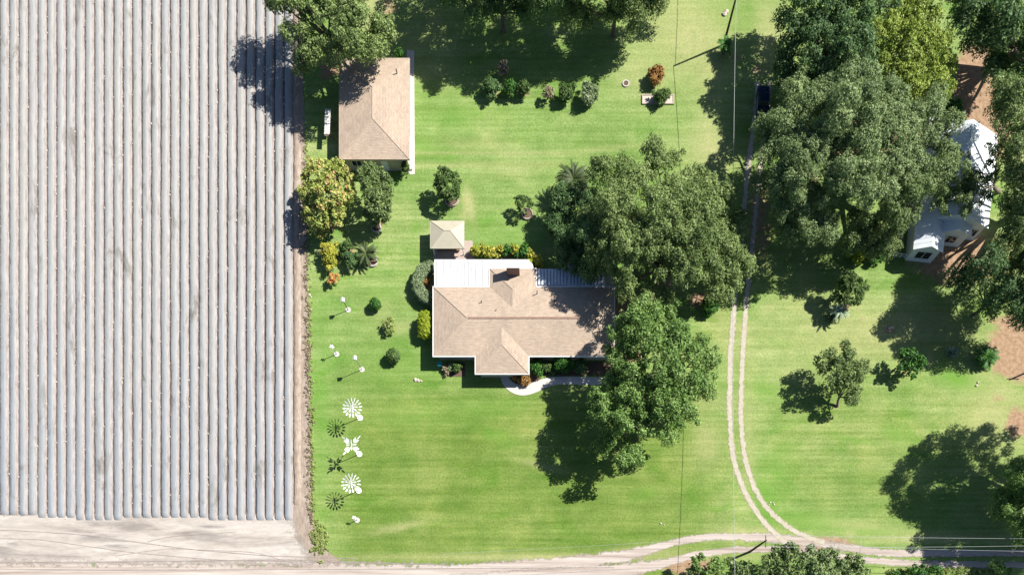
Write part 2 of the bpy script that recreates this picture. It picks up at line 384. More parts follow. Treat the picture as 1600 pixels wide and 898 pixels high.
def build_ground():
    far = np.array([-900, -500, -300, -200, -140])
    xs = np.concatenate([far, np.arange(-100, 100.01, .5), -far[::-1]])
    ys = np.concatenate([far, np.arange(-70, 80.01, .5), -far[::-1]])
    X, Y = np.meshgrid(xs, ys); px = X*10+800; py = 449-Y*10
    Z = np.zeros_like(X)
    mk = np.zeros(X.shape+(4,)); mk[..., 3] = 1
    def blob(ch, cx, cy, rx, ry, a=1.0, rot=0):
        dx, dy = px-cx, py-cy; c, s = math.cos(R(rot)), math.sin(R(rot))
        u, v = dx*c+dy*s, -dx*s+dy*c
        mk[..., ch] = np.maximum(mk[..., ch], a*np.exp(-((u/rx)**2+(v/ry)**2)))
    for b_ in [(1600,548,60,48,1.25),(1600,580,35,25,.7),(1525,130,38,70,1.1),(1545,200,40,60,1),(1400,240,150,90,.75),(1500,400,110,60,.75),
               (945,468,45,40,1.2),(1100,470,28,16,.95),(1185,340,40,120,.55),(1240,300,60,60,.7),(1390,515,12,10,.7),(1345,500,10,10,.5),(1080,885,60,16,.8),
               (610,10,25,40,.5),(1180,110,30,25,.45),(1150,90,14,9,.6),(1560,620,18,16,.5),(1590,660,25,30,.8),(1600,505,60,20,.9),(870,347,10,5,.3),
               (1290,850,60,16,.8),(960,580,30,8,.3)]: blob(0, *b_)
    for b_ in [(1080,60,80,70,.65),(1110,110,45,60,.55),(1200,60,26,60,.65),(1110,230,34,60,.65),(1000,110,40,40,.35),(1105,690,22,40,.5),(1095,600,26,60,.4),(732,318,8,28,.9,-12),(725,335,6,14,.6),
               (930,345,35,8,.45),(1360,520,110,50,.55),(1260,420,20,25,.3),(1440,510,100,34,.6),(1550,650,50,60,.55),(740,225,60,10,.3),(1130,500,18,40,.35),(600,495,20,30,.25),
               (590,20,28,60,.7),(650,60,40,60,.35),(1180,830,60,8,.6),(1000,862,60,8,.7),(850,870,300,6,.7),(1350,822,90,8,.5,5),(1450,840,110,8,.8),(1170,700,10,160,.3),
               (1250,600,40,60,.25),(690,120,40,40,.2),(1350,560,60,30,.25)]: blob(1, *b_)
    for b_ in [(1500,592,40,16,.9,15),(1110,470,16,14,.8),(1200,790,16,50,.7,-25),(1270,815,60,12,.8,8),(1360,828,60,9,.8,5),(700,150,60,18,.3),(735,145,45,8,.3),(620,560,60,60,.25),
               (500,620,14,200,.35),(720,180,80,25,.35),(640,650,60,25,.3),(760,640,70,18,.3),(1130,20,50,40,.25),(1210,730,30,40,.4),(800,370,60,30,.3)]: blob(2, *b_)
    for _i in range(60):
        _a = rng.uniform(500, 1590); _b = rng.uniform(10, 840)
        blob(int(rng.choice([1, 2])), _a, _b, rng.uniform(8, 45), rng.uniform(3, 16), rng.uniform(.25, .6), rng.uniform(-20, 20))
    for cx_, cy_, r_ in ((518,405,15),(545,395,18),(573,402,14),(521,438,8),(588,479,9),(609,511,9),(616,559,10),(668,445,18),(668,510,12),(1028,121,12),(770,142,17),(800,142,15),(822,144,12),(857,149,9),(886,150,14),(922,151,14),
          (788,396,30),(820,400,26),(510,355,20),(592,350,12),(1308,634,9),(1414,582,8),(1322,480,12),(1541,560,14),(1134,76,10),(1010,650,30),(980,560,40),(515,110,30)):
        blob(0, cx_, cy_, r_, r_*.8, .62)
    # worn wheel tracks over the upper lawn
    def line(ch, x0, y0, x1, y1, wd, a):
        L = math.hypot(x1-x0, y1-y0); ux, uy = (x1-x0)/L, (y1-y0)/L
        u = (px-x0)*ux+(py-y0)*uy; v = -(px-x0)*uy+(py-y0)*ux
        mk[..., ch] = np.maximum(mk[..., ch], a*np.exp(-(v/wd)**2)*np.clip(np.minimum(u, L-u)/15+1, 0, 1))
    for k in ((1, 650,238,880,240,3,.45),(1,650,258,870,256,3,.55),(1,880,240,1010,225,4,.3),(1,1045,30,1085,90,3,.6),(1,1060,20,1095,80,3,.6),(1,1072,10,1108,60,3,.5),(1,1085,30,1120,110,3,.4),(1,1195,10,1188,60,4,.4)): line(*k)
    # the front lawn is a deeper, less bleached green than the upper lawn
    tone = 1/(1+np.exp(-(py-600+.0*px)/30.))*1/(1+np.exp((px-1120)/25.))*.95
    tone = np.maximum(tone, .45*np.exp(-(((px-1340)/160)**2+((py-720)/110)**2)))
    tone *= np.clip((px-500)/60., .15, 1)
    V = np.stack([X, Y, Z], -1).reshape(-1, 3)
    o = fmesh('ground', V, grid_faces(*X.shape), M['ground'], vattr={'tone': tone}, cattr={'mask': mk.reshape(-1, 4)})
    tag(o, kind='structure')
build_ground()

def sheet(name, ys, xl, xr, z, material, eL=None, eR=None, eT=None, eB=None, step=.5):
    "rows at plan y (units) from xl(y) to xr(y); edge widths in units where the sheet frays out"
    nc = 60; rows = []; ed = []
    for k, y in enumerate(ys):
        a, b_ = xl(y), xr(y); t_ = np.linspace(0, 1, nc); t_ = 1-(1-t_)**2 if eR and not eL else t_
        x = a+(b_-a)*t_
        e_ = np.ones(nc)
        if eL: e_ = np.minimum(e_, (x-a)/eL)
        if eR: e_ = np.minimum(e_, (b_-x)/eR)
        if eT: e_ = np.minimum(e_, (y-ys[0])/eT)
        if eB: e_ = np.minimum(e_, (ys[-1]-y)/eB)
        rows.append(np.stack([(x-800)*.1, np.full(nc, (449-y)*.1), np.full(nc, z)], -1)); ed.append(e_)
    V = np.array(rows); o = fmesh(name, V.reshape(-1, 3), grid_faces(len(ys), nc)[:, ::-1], material, vattr={'edge': np.array(ed)})
    return tag(o, kind='structure')
def interp(pts):
    a = sorted(pts); return lambda y: float(np.interp(y, [p[0] for p in a], [p[1] for p in a]))
edge_x = interp([(-400,478),(0,474),(180,479),(450,484),(600,487),(800,490),(850,500),(872,530),(890,560)])
sheet('field_soil', np.arange(-400, 830, 6.), lambda y: -420, lambda y: 462, .004, M['soil'])
sheet('soil_strip', np.arange(-400, 885, 4.), lambda y: 452, edge_x, .008, M['strip'], eL=8, eR=9)
sheet('headland', np.arange(796, 892, 3.), lambda y: -420, interp([(790,470),(830,480),(892,515)]), .012, M['headland'], eR=46, eT=16, eB=16)

def ribbon(name, tracks, z, material, seed=0):
    Vs = []; Fs = []; Es = []; n0 = 0
    for ti, (pts, hw) in enumerate(tracks):
        p = np.array(pts, float)
        d = np.r_[0, np.cumsum(np.hypot(*np.diff(p, axis=0).T))]; s = np.arange(0, d[-1], 3.)
        # smooth by Catmull style resampling
        x = np.interp(s, d, p[:, 0]); y = np.interp(s, d, p[:, 1])
        k = np.hanning(23); k /= k.sum()
        xp = np.convolve(np.pad(x, 11, mode='reflect', reflect_type='odd'), k, 'valid'); yp = np.convolve(np.pad(y, 11, mode='reflect', reflect_type='odd'), k, 'valid')
        tx, ty = np.gradient(xp), np.gradient(yp); L = np.hypot(tx, ty); nx, ny = -ty/L, tx/L
        h = hw if not callable(hw) else np.array([hw(a, b_) for a, b_ in zip(xp, yp)])
        nc = 7; q = np.linspace(-1, 1, nc)
        X = xp[:, None]+nx[:, None]*q*np.reshape(h, (-1, 1) if np.ndim(h) else ()); Y = yp[:, None]+ny[:, None]*q*np.reshape(h, (-1, 1) if np.ndim(h) else ())
        V = np.stack([(X-800)*.1, (449-Y)*.1, np.full_like(X, z+.002*ti)], -1).reshape(-1, 3)
        E = np.tile(1-np.abs(q), len(xp))*1.3
        Vs.append(V); Fs.append(grid_faces(len(xp), nc)+n0); Es.append(E); n0 += len(V)
    o = fmesh(name, np.concatenate(Vs), np.concatenate(Fs), material, vattr={'edge': np.concatenate(Es)})
    return tag(o, kind='structure')
ribbon('dirt_road', [([(-500,900),(0,898),(300,900),(700,899),(960,893),(1040,880),(1075,868),(1145,858),(1250,857),(1337,873),(1420,880),(1600,882),(2100,884)],
                      lambda x, y: float(np.interp(x, [-500,560,800,980,1060,1150,1600], [34,30,24,17,9,7.5,8]))),
                     ([(700,890),(860,880),(980,868),(1040,850),(1075,842),(1127,837),(1208,840),(1285,848),(1355,860),(1390,864),(1600,863),(2100,862)],
                      lambda x, y: float(np.interp(x, [700,980,1040,1150,1220,1300,1600], [12,14,9,8,11,9,8])))], .016, M['road'])
ribbon('driveway', [([(1184,128),(1182,170),(1170,250),(1162,330),(1156,400),(1148,468),(1141,560),(1140,640),(1143,700),(1151,738),(1165,772),(1190,812),(1215,838),(1232,850)], 6.5),
                    ([(1202,128),(1200,170),(1189,250),(1181,330),(1174,400),(1166,470),(1160,560),(1157,650),(1163,715),(1176,757),(1194,789),(1217,812),(1248,834),(1290,848)], 6.0)], .020, M['track'])

def c_rut(t):
    f = noise(t, wpos(t, .3, 2, 1), 2.0, 6, .7)
    return ramp(t, f, [(.3, (.19,.155,.135)), (.7, (.33,.29,.27))]), f
M['rut'] = edged('compacted_rut_sand', c_rut, .55, 1.25, .9)
ribbon('wheel_ruts', [([(-200,826),(20,828),(120,834),(300,858),(420,868),(560,872)], 1.6), ([(-200,836),(60,842),(200,862),(330,874),(600,880)], 1.5), ([(-300,878),(100,878),(450,874),(700,882)], 2.2),
   ([(-300,886),(200,890),(640,888),(960,886)], 1.6),
   ([(230,846),(262,838),(320,834),(372,830)], 1.2), ([(180,868),(260,856),(400,862),(460,880)], 1.2)], .024, M['rut'])
# low bare ridge of soil between the last plastic bed and the lawn
def ridge(name, x0, x1, ytop, ybot, h, material, zseed, crown=.35):
    ys = np.arange(ytop, ybot+.1, 4.); prof = [(0,-.02),(.03,.75),(.09,.98),(.42,1.0),(.72,.97),(.80,.60),(.93,.42),(1,-.02)]
    r = np.random.default_rng(zseed); n = len(ys)
    def wob(a, w_):
        k = np.hanning(w_); return np.convolve(r.normal(size=n+w_-1), k/k.sum(), 'valid')*a*math.sqrt(w_)*.5
    off = wob(.32, 21)+wob(.22, 3); wd = wob(.22, 5); hh = 1+wob(.10, 9)
    V = []
    for j, y in enumerate(ys):
        s = 1.0
        if j == n-1: s = .12
        for q, z in prof:
            x = x0+(x1-x0)*q+off[j]+(q-.5)*wd[j]*2
            V.append(((x-800)*.1, (449-y)*.1, max(-.02, z*h*hh[j])*s if z > 0 else -.02))
    V = np.array(V); return V, grid_faces(n, len(prof))[:, ::-1]
for k in range(41):
    x0 = 1.8+14.79*(k-10); yb = 808+2.2*math.sin(k*.4)+k*.12
    V, F = ridge('plastic_bed', x0-.2, x0+12.0, -260, yb, .27, M['plastic'], 100+k)
    base = P(x0+5, 449)
    V = V-np.array(base)
    o = fmesh('mulched_bed', V, F, M['plastic'], smooth=True, vattr={'across': np.tile([0,.03,.09,.42,.72,.80,.93,1.0], len(V)//8)}); o.location = base
    tag(o, 'long raised crop bed wrapped in pale grey plastic mulch running the length of the field', 'crop bed', 'plastic covered crop beds in the field')
V, F = ridge('x', 459.5, 470.5, -260, 790, .22, M['strip'], 9)
o = fmesh('soil_ridge', V, F, M['strip'], smooth=True, vattr={'edge': np.ones(len(V))}); tag(o, kind='structure')

# clods and crumbs scattered in the alleys
def crumbs():
    r = np.random.default_rng(5); Vs = []; Fs = []; n = 900
    mb = MB()
    for i in range(n):
        k = r.integers(0, 31); x = 1.8+14.79*k-2.2+r.normal()*.9; y = r.uniform(0, 812)
        s = r.uniform(.05, .13); mb.blob(P(x, y, s*.5), (s, s*r.uniform(.8, 1.6), s*.8), 5, 3, .25)
    for i in range(90):
        y = r.uniform(200, 860); x = edge_x(y)-r.uniform(2, 14); s = r.uniform(.05, .13); mb.blob(P(x, y, s*.4), (s, s, s*.7), 5, 3, .25)
    tag(mb.build('soil_clods', M['stone']), 'pale clods and shell crumbs scattered between the plastic beds', 'soil clods', None, 'stuff')
crumbs()

# ---------------------------------------------------------------- foliage
def leaves(puffs, L, Wd, dens, seed, spread=.55, droop=0.0, under=-.45):
    r = np.random.default_rng(seed); puffs = np.asarray(puffs, float)
    cnt = np.maximum(6, (dens*1.15*4*math.pi*puffs[:, 3]**2*.72/(L*Wd*.5))).astype(int)
    idx = np.repeat(np.arange(len(puffs)), cnt); n = len(idx)
    d = r.normal(size=(n, 3)); d /= np.linalg.norm(d, axis=1, keepdims=True)
    low = d[:, 2] < under; d[low, 2] *= -1
    rad = puffs[idx, 3]*(1-.45*r.random(n)**1.6)
    rad *= 1+.30*np.sin(d[:, 0]*5+idx*1.7)*np.sin(d[:, 1]*5+idx*2.3)+.10*np.sin(d[:, 0]*13+idx)*np.sin(d[:, 1]*12+idx*3.1)
    c = puffs[idx, :3]+d*rad[:, None]*np.array([1, 1, .85])
    nr = d+r.normal(size=(n, 3))*spread; nr[:, 2] += .25; nr /= np.linalg.norm(nr, axis=1, keepdims=True)
    a = r.normal(size=(n, 3)); u = np.cross(nr, a); u /= np.linalg.norm(u, axis=1, keepdims=True); v = np.cross(nr, u)
    s = r.uniform(.65, 1.35, n)[:, None]
    V = np.stack([c-u*L*.5*s, c+v*Wd*.5*s, c+u*L*.5*s, c-v*Wd*.5*s], 1).reshape(-1, 3)
    V[:, 2] = np.maximum(V[:, 2], .03)
    F = np.arange(n*4).reshape(-1, 4)
    ptint = r.random(len(puffs))
    tint = np.clip(.5+.34*(ptint[idx]-.5)+.75*(r.random(n)-.5), 0, 1)
    return V, F, tint
def limb_tree(mb, base, targets, r0, seed, split=.35):
    r = random.Random(seed); base = Vector(base)
    cen = sum((Vector(t) for t in targets), Vector())/len(targets)
    fork = base.lerp(cen, split); fork.x = base.x+(cen.x-base.x)*.25; fork.y = base.y+(cen.y-base.y)*.25
    mb.tube([base-Vector((0,0,.2)), base+Vector((0,0,.15)), base.lerp(fork, .5)+Vector((r.uniform(-.1,.1), r.uniform(-.1,.1), 0)), fork], [r0*1.5, r0*1.15, r0, r0*.85], 9)
    ends = []
    for t in targets:
        t = Vector(t); m1 = fork.lerp(t, .4)+Vector((r.uniform(-.4,.4), r.uniform(-.4,.4), r.uniform(.0,.5))); m2 = fork.lerp(t, .75)+Vector((r.uniform(-.4,.4), r.uniform(-.4,.4), .1))
        mb.tube([fork, m1, m2, t], [r0*.5, r0*.32, r0*.18, r0*.07], 6)
        for _ in range(4):
            q = m2.lerp(t, r.uniform(-.6, 1)); e2 = q+Vector((r.uniform(-1.6,1.6), r.uniform(-1.6,1.6), r.uniform(.1,1.2)))
            mb.tube([q, q.lerp(e2, .5)+Vector((0,0,.15)), e2], [r0*.16, r0*.10, r0*.04], 5)
def lobe_puffs(lobes, puff, r, gap=0.0):
    Ls = []
    for l in lobes:
        px, py, rp, z = l[:4]; z = z*(1+r.uniform(-.13, .13)); rr = rp*.1*(1-z/H); rz = l[4] if len(l) > 4 else min(rr*.75, z*.55, 3.4)
        Ls.append((G(px, py, z), rr, rz))
    out = []
    for i, (c, rr, rz) in enumerate(Ls):
        a = max(rr-puff*.55, .2); az = max(rz-puff*.4, .15)
        n = max(5, int(4*math.pi*(a*a+2*a*az)/3/(puff*puff*1.75)))
        for k in range(n):
            t_ = (k+.5)/n; z = 1-2*t_; ph = k*2.39996+i; s = math.sqrt(1-z*z)
            if z < -.35 or r.random() < gap: continue
            q = r.uniform(.80, 1.13)
            p = Vector((c.x+s*math.cos(ph)*a*q+r.normal()*.18*puff, c.y+s*math.sin(ph)*a*q+r.normal()*.18*puff, c.z+z*az*q+r.normal()*.22*puff))
            if any(j != i and (((p.x-d.x)/(b*.72))**2+((p.y-d.y)/(b*.72))**2+((p.z-d.z)/(bz*.72))**2) < 1 for j, (d, b, bz) in enumerate(Ls)): continue
            out.append((p.x, p.y, p.z, puff*r.uniform(.5, 1.15)))
            if r.random() < .5:
                a2 = r.uniform(0, 6.28); out.append((p.x+math.cos(a2)*puff*.9, p.y+math.sin(a2)*puff*.9, p.z+r.uniform(-.2, .5)*puff, puff*r.uniform(.25, .55)))
    return out, Ls
_seed = [50]
def tree(name, label, cat, lobes, m, group=None, base=None, leaf=.27, wd=.14, dens=.92, puff=1.7, gap=.07, r0=None, trunk=True, crown='crown', spread=.6):
    _seed[0] += 1; r = np.random.default_rng(_seed[0])
    puffs, Ls = lobe_puffs(lobes, puff, r, gap)
    cx = sum((l[0] for l in Ls), Vector())/len(Ls)
    b_ = P(*base) if base else Vector((cx.x, cx.y, 0)); b_.z = 0
    e_ = empty(name, b_, label, cat, group)
    if trunk:
        mb = MB(); size = max(l[1] for l in Ls)+math.sqrt(len(Ls))*.8
        limb_tree(mb, b_, [l[0] for l in Ls], r0 or .085*size, _seed[0]); mb.build('trunk', M['bark'], e_, True)
    V, F, t_ = leaves(puffs, leaf, wd, dens, _seed[0], spread)
    fmesh(crown, V, F, m, e_, fattr={'tint': t_})
    return e_

OAKG = 'large spreading oaks around the houses'
tree('oak_tree', 'large broad oak whose crown reaches from behind the house to the sandy driveway', 'tree',
  [(955,272,30,7),(1028,262,37,8),(1005,290,32,8.5),(1085,288,32,7.5),(1118,315,32,7),(1148,362,32,6.5),(1152,425,30,6),(1122,385,40,8),(1125,440,32,7),(1075,335,44,9.5),(1030,345,48,10),(975,330,42,9),
   (955,375,36,8.5),(985,395,40,9),(1035,410,44,9.5),(1085,400,42,9.5),(985,435,34,8),(1030,450,30,7.5),(1000,472,24,6.5),(925,350,26,6),(1048,372,30,7),(1060,310,30,8),(1000,355,26,8)], M['oak'], OAKG, (1045,450), r0=.75)
tree('oak_tree', 'dark low oak in the shade beside the shaggy palm north of the house', 'tree',
  [(915, 308, 20, 4.5), (880, 318, 16, 3.6), (868, 350, 14, 3.0), (875, 335, 18, 3.2), (935, 330, 26, 5.5), (915, 370, 30, 5.5), (893, 345, 26, 3.5), (900, 375, 30, 4.5), (880, 400, 22, 3.5), (930, 400, 24, 4.5), (925, 425, 18, 4.0), (905, 405, 20, 4.0)], M['oak_dark'], None, (915,425), r0=.3)  # darker leaf colour paints in the shade lying on this crown
tree('oak_tree', 'bright green oak at the front corner of the house, over the curved walkway', 'tree',
  [(955, 705, 18, 6), (985, 715, 20, 6.5), (1100, 600, 24, 7), (1005, 495, 30, 8.47), (1035, 505, 28, 8.47), (1000, 525, 36, 9.6), (965, 545, 26, 7.91), (1050, 535, 34, 9.6), (1085, 560, 32, 8.47), (1112, 573, 20, 6.21), (1030, 570, 42, 10.73), (985, 580, 30, 9.6), (1070, 595, 34, 9.04), (945, 618, 24, 7.34), (1000, 615, 36, 9.6), (1045, 630, 36, 9.04), (950, 650, 26, 7.34), (985, 660, 28, 8.47), (1075, 640, 26, 7.34), (1025, 665, 26, 7.34), (962, 688, 24, 6.21), (1045, 685, 18, 5.65), (960, 600, 18, 7.91)], M['oak_bright'], OAKG, (1010,650), leaf=.31, wd=.18, puff=1.35, gap=.1, r0=.65)
tree('oak_tree', 'grey green oak on the left of the dense grove, hanging over the truck', 'tree',
  [(1222, 245, 28, 12.5), (1228, 292, 28, 12.5), (1250, 130, 24, 9), (1212, 200, 20, 9.83), (1240, 155, 20, 9.83), (1260, 165, 34, 11.93), (1205, 215, 28, 9.13), (1240, 215, 42, 12.64), (1215, 260, 34, 9.83), (1255, 265, 40, 12.64), (1205, 300, 26, 8.42), (1235, 310, 36, 10.53), (1270, 320, 36, 11.23), (1250, 350, 34, 9.13), (1225, 345, 22, 7.02), (1285, 360, 30, 8.42)], M['oak_grey'], OAKG, (1235,300), r0=.7)
tree('oak_tree', 'silvery grey green oak in the middle of the grove, touching the white house', 'tree',
  [(1478, 255, 22, 7.5), (1470, 225, 24, 8), (1455, 170, 26, 8.0), (1470, 200, 22, 7.5), (1420, 340, 24, 6.5), (1305, 150, 36, 11.81), (1345, 125, 36, 11.81), (1330, 180, 48, 13.78), (1385, 160, 36, 11.81), (1390, 205, 42, 12.47), (1430, 185, 34, 10.5), (1455, 215, 26, 9.19), (1345, 235, 48, 13.78), (1300, 240, 40, 12.47), (1405, 255, 38, 11.81), (1320, 290, 40, 11.81), (1360, 300, 36, 11.15), (1395, 300, 28, 9.19)], M['oak_grey'], OAKG, (1350,290), r0=.8)
tree('oak_tree', 'feathery pale oak in front of the left wall of the white house', 'tree',
  [(1440, 250, 28, 9.8), (1460, 285, 26, 9.8), (1425, 295, 26, 9.8), (1395, 335, 28, 9.1), (1400, 365, 26, 7.0), (1375, 380, 20, 5.6), (1340, 350, 26, 7.7), (1360, 375, 20, 5.6), (1330, 385, 18, 4.9), (1475, 240, 20, 9.1)], M['pale'], None, (1405,385), gap=.15, r0=.4)
tree('oak_tree', 'dark green oak at the top edge above the truck', 'tree',
  [(1232, 45, 24, 7), (1262, 128, 26, 7), (1222, 110, 18, 5.5), (1235, 90, 24, 6.5), (1290, 120, 28, 6.5), (1340, 95, 28, 7.5), (1245, 125, 20, 5.5), (1255, 15, 34, 9.2), (1295, 10, 36, 10.35), (1335, 20, 34, 10.35), (1250, 55, 30, 8.62), (1290, 55, 34, 9.77), (1330, 65, 30, 9.77), (1265, 95, 24, 7.47), (1305, 100, 26, 8.62), (1370, 10, 30, 9.2), (1300, -40, 50, 10.35), (1240, -20, 30, 8.05)], M['oak_dark'], OAKG, (1290,110), leaf=.30, wd=.17, r0=.65)
tree('lime_tree', 'bright yellow green tree standing out among the dark oaks', 'tree',
  [(1405,30,28,7),(1440,25,26,7),(1385,65,30,7.5),(1425,65,34,8.5),(1465,70,26,7),(1365,85,20,6.5),(1400,100,30,7.5),(1440,105,34,8),(1475,105,20,6),(1425,135,26,7),(1465,135,24,6),(1450,160,18,5)], M['lime'], None, (1430,140), puff=1.25, r0=.45)
tree('oak_tree', 'dark green oak filling the top right corner', 'tree',
  [(1510, 55, 22, 7), (1585, 120, 26, 7), (1550, 110, 20, 6.5), (1520, 38, 26, 7.0), (1538, 75, 20, 6.0), (1502, 18, 20, 7.0), (1562, 98, 20, 6.0), (1500, -5, 30, 8.0), (1540, 15, 30, 8.0), (1575, 25, 36, 9.0), (1600, 55, 34, 8.0), (1560, 60, 26, 7.0), (1590, 95, 30, 7.0), (1620, 20, 50, 9.0), (1640, 90, 40, 8.0), (1475, -10, 24, 7.0)], M['oak_dark'], OAKG, (1590,90), leaf=.30, wd=.17, r0=.6)
tree('oak_tree', 'mottled oak along the right edge beside the white house', 'tree',
  [(1575, 300, 28, 7.5), (1565, 350, 24, 7), (1580, 430, 28, 8.0), (1552, 398, 24, 7.0), (1548, 185, 22, 7.0), (1610, 440, 34, 9.5), (1565, 150, 26, 8.75), (1595, 165, 34, 10.0), (1555, 185, 22, 8.12), (1580, 210, 34, 10.62), (1615, 230, 44, 11.25), (1570, 250, 30, 9.38), (1598, 285, 32, 10.0), (1580, 325, 26, 8.75), (1610, 350, 38, 10.0), (1585, 385, 28, 8.12), (1630, 300, 44, 11.25), (1640, 400, 44, 10.0)], M['oak'], OAKG, (1610,330), gap=.12, r0=.7)
tree('oak_tree', 'loose leafy oak spreading over the roof ridge of the white house', 'tree',
  [(1482, 292, 22, 7), (1498, 250, 18, 7), (1470, 320, 16, 6), (1500, 270, 18, 7.0), (1520, 290, 20, 7.0), (1505, 310, 16, 6.5), (1535, 310, 16, 6.5), (1515, 330, 12, 6.0), (1540, 270, 18, 7.0), (1548, 235, 12, 6.5)], M['pale'], None, (1560,300), gap=.28, puff=.85, r0=.3, dens=.8)
tree('oak_tree', 'thin crowned oak between the white house and the right edge of the lawn', 'tree',
  [(1500, 440, 20, 5.5), (1545, 480, 22, 5), (1600, 420, 34, 8.5), (1530, 445, 20, 6.6), (1580, 460, 28, 7.8), (1540, 415, 26, 8.4), (1570, 430, 30, 9.0), (1600, 455, 32, 8.4), (1555, 465, 24, 7.2), (1590, 495, 22, 6.6), (1625, 440, 40, 9.6), (1510, 425, 18, 6.0), (1625, 490, 30, 7.2), (1650, 395, 40, 10.2)], M['oak_dark'], None, None, gap=.2, dens=.85, r0=.22)
tree('oak_tree', 'big oak over the top of the workshop roof, shading the plastic beds', 'tree',
  [(530, 40, 30, 8.5), (480, 15, 28, 8.5), (565, 60, 24, 8), (515, 85, 20, 7), (446, 10, 26, 8.48), (471, 45, 28, 8.48), (511, 20, 36, 10.07), (501, 60, 30, 8.48), (546, 15, 36, 10.07), (541, 60, 28, 9.01), (576, 35, 28, 9.01), (586, 75, 20, 7.42), (556, 90, 20, 7.42), (596, 50, 16, 7.42), (451, -30, 34, 8.48), (516, -45, 50, 10.07), (576, -40, 40, 9.54), (436, -5, 22, 7.42), (481, 85, 18, 5.83)], M['oak'], OAKG, (528,92), leaf=.30, wd=.17, gap=.08, r0=.6)
tree('oak_tree', 'oak leaning in at the top edge, throwing the wide shadow beside the workshop', 'tree',
  [(705, -95, 40, 9), (840, -110, 44, 10), (765, -130, 44, 10), (720, -60, 30, 8.5), (775, 12, 24, 5.5), (815, 16, 24, 5.5), (745, 2, 24, 6.0), (850, 15, 22, 5.5), (795, 30, 20, 4.5), (735, -65, 42, 9.97), (785, -45, 42, 10.5), (835, -70, 44, 10.5), (760, -25, 32, 8.93), (812, -22, 36, 9.45), (865, -30, 32, 8.93), (775, -100, 50, 11.03), (715, -35, 26, 7.35), (850, -8, 24, 7.35), (735, -10, 20, 6.83), (700, -15, 20, 6.83), (800, 5, 22, 6.83)], M['oak_dark'], OAKG, None, gap=.2, r0=.32, dens=.95)
tree('oak_tree', 'oak crossing the top edge left of the yellowed lawn', 'tree',
  [(900, -80, 40, 10), (960, -110, 44, 10), (945, 35, 24, 5.5), (985, 25, 24, 6.0), (1010, 15, 18, 5.5), (915, 30, 20, 5.0), (925, -35, 42, 10.0), (975, -40, 44, 10.0), (1025, -45, 38, 9.0), (1070, -55, 30, 8.0), (940, -5, 30, 7.5), (985, -3, 30, 7.5), (1020, 2, 18, 5.5), (890, 0, 24, 7.0), (1000, -100, 60, 10.5), (950, 22, 22, 6.0), (905, 20, 16, 5.0)], M['oak'], OAKG, None, gap=.06, r0=.32, dens=.95)
tree('oak_tree', 'thin oak casting loose dappled shadow between workshop and lawn at the top', 'tree',
  [(690,-80,22,6.5),(660,-95,18,6),(715,-100,20,7),(640,-55,16,5.5),(655,-30,14,5),(680,-40,16,5.5),(625,-20,12,5)], M['oak'], None, (690,-20), gap=.4, dens=.6, puff=.9, r0=.2)
tree('oak_tree', 'oak at the lower right edge with its huge shadow on the lawn', 'tree',
  [(1648, 690, 26, 14), (1640, 835, 20, 7), (1600, 835, 18, 5), (1690, 600, 40, 13.5), (1725, 650, 48, 13.5), (1672, 665, 36, 13.0), (1655, 720, 38, 11.5), (1640, 762, 34, 10.5), (1602, 765, 26, 8.5), (1585, 800, 24, 7.0), (1618, 800, 30, 8.5), (1574, 770, 28, 7.0), (1560, 796, 18, 5.5), (1590, 745, 24, 8.0), (1690, 620, 44, 13.5), (1690, 690, 44, 12.0), (1720, 660, 44, 13.0), (1760, 610, 64, 13.0), (1750, 700, 60, 12.0), (1725, 750, 50, 10.0), (1665, 795, 34, 9.0)], M['oak_bright'], OAKG, (1640,760), gap=.02, r0=.7)
tree('oak_tree', 'spreading oak just beyond the right edge of the lower lawn', 'tree',
  [(1700,830,40,8),(1750,790,50,9),(1665,850,26,6)], M['oak_bright'], None, (1690,860), r0=.4)

# smaller trees
tree('flowering_tree', 'yellow and orange flowering tree beside the field, below the workshop', 'tree',
  [(500,275,24,3.6),(530,285,22,3.8),(510,305,28,4.4),(485,305,18,3.2),(540,308,16,3.4),(495,335,22,3.2),(520,335,20,3.4),(500,355,16,2.2),(530,262,12,3)], M['flowertree'], None, (515,345), leaf=.34, wd=.22, puff=.62, gap=.15, r0=.2)
tree('citrus_tree', 'upright feathery green tree at the lower left corner of the workshop', 'tree',
  [(578,278,18,4.6),(598,285,16,4.4),(588,300,22,4.8),(592,322,20,3.4),(582,335,14,2.2),(600,338,12,2)], M['pale'], None, (592,350), leaf=.34, wd=.16, puff=.55, r0=.16)
tree('citrus_tree', 'round light green tree on the lawn right of the driveway', 'tree',
  [(1290,562,17,4),(1315,555,20,4.6),(1340,555,14,4.2),(1305,580,22,4.4),(1330,585,20,4.4),(1345,575,12,4),(1325,610,18,3.4),(1300,600,14,3.2),(1335,630,10,2.6),(1280,575,10,3.4)], M['pale'], None, (1308,634), leaf=.38, puff=.75, gap=.28, dens=.8, r0=.2)
tree('ornamental_tree', 'small round dark tree with a low yucca at its foot', 'tree',
  [(1325,442,16,3.2),(1340,450,15,3.2),(1330,462,18,3.2),(1318,455,12,2.8)], M['shrub'], None, (1322,478), leaf=.3, wd=.14, puff=.5, r0=.12)
tree('fig_tree', 'small glossy tree with a solid round shadow on the right lawn', 'tree',
  [(1418,560,15,2.6),(1432,565,13,2.6),(1425,575,13,2.2),(1410,572,9,2)], M['deep'], None, (1414,582), leaf=.34, wd=.24, puff=.5, r0=.1)
tree('potted_tree', 'bushy tree in a round brick ring left of the tan lawn scar', 'tree',
  [(695,278,15,2.8),(710,285,12,2.6),(700,295,18,2.6),(686,288,10,2.2),(708,303,9,1.6)], M['shrub'], None, (706,313), leaf=.3, wd=.12, puff=.42, r0=.1)
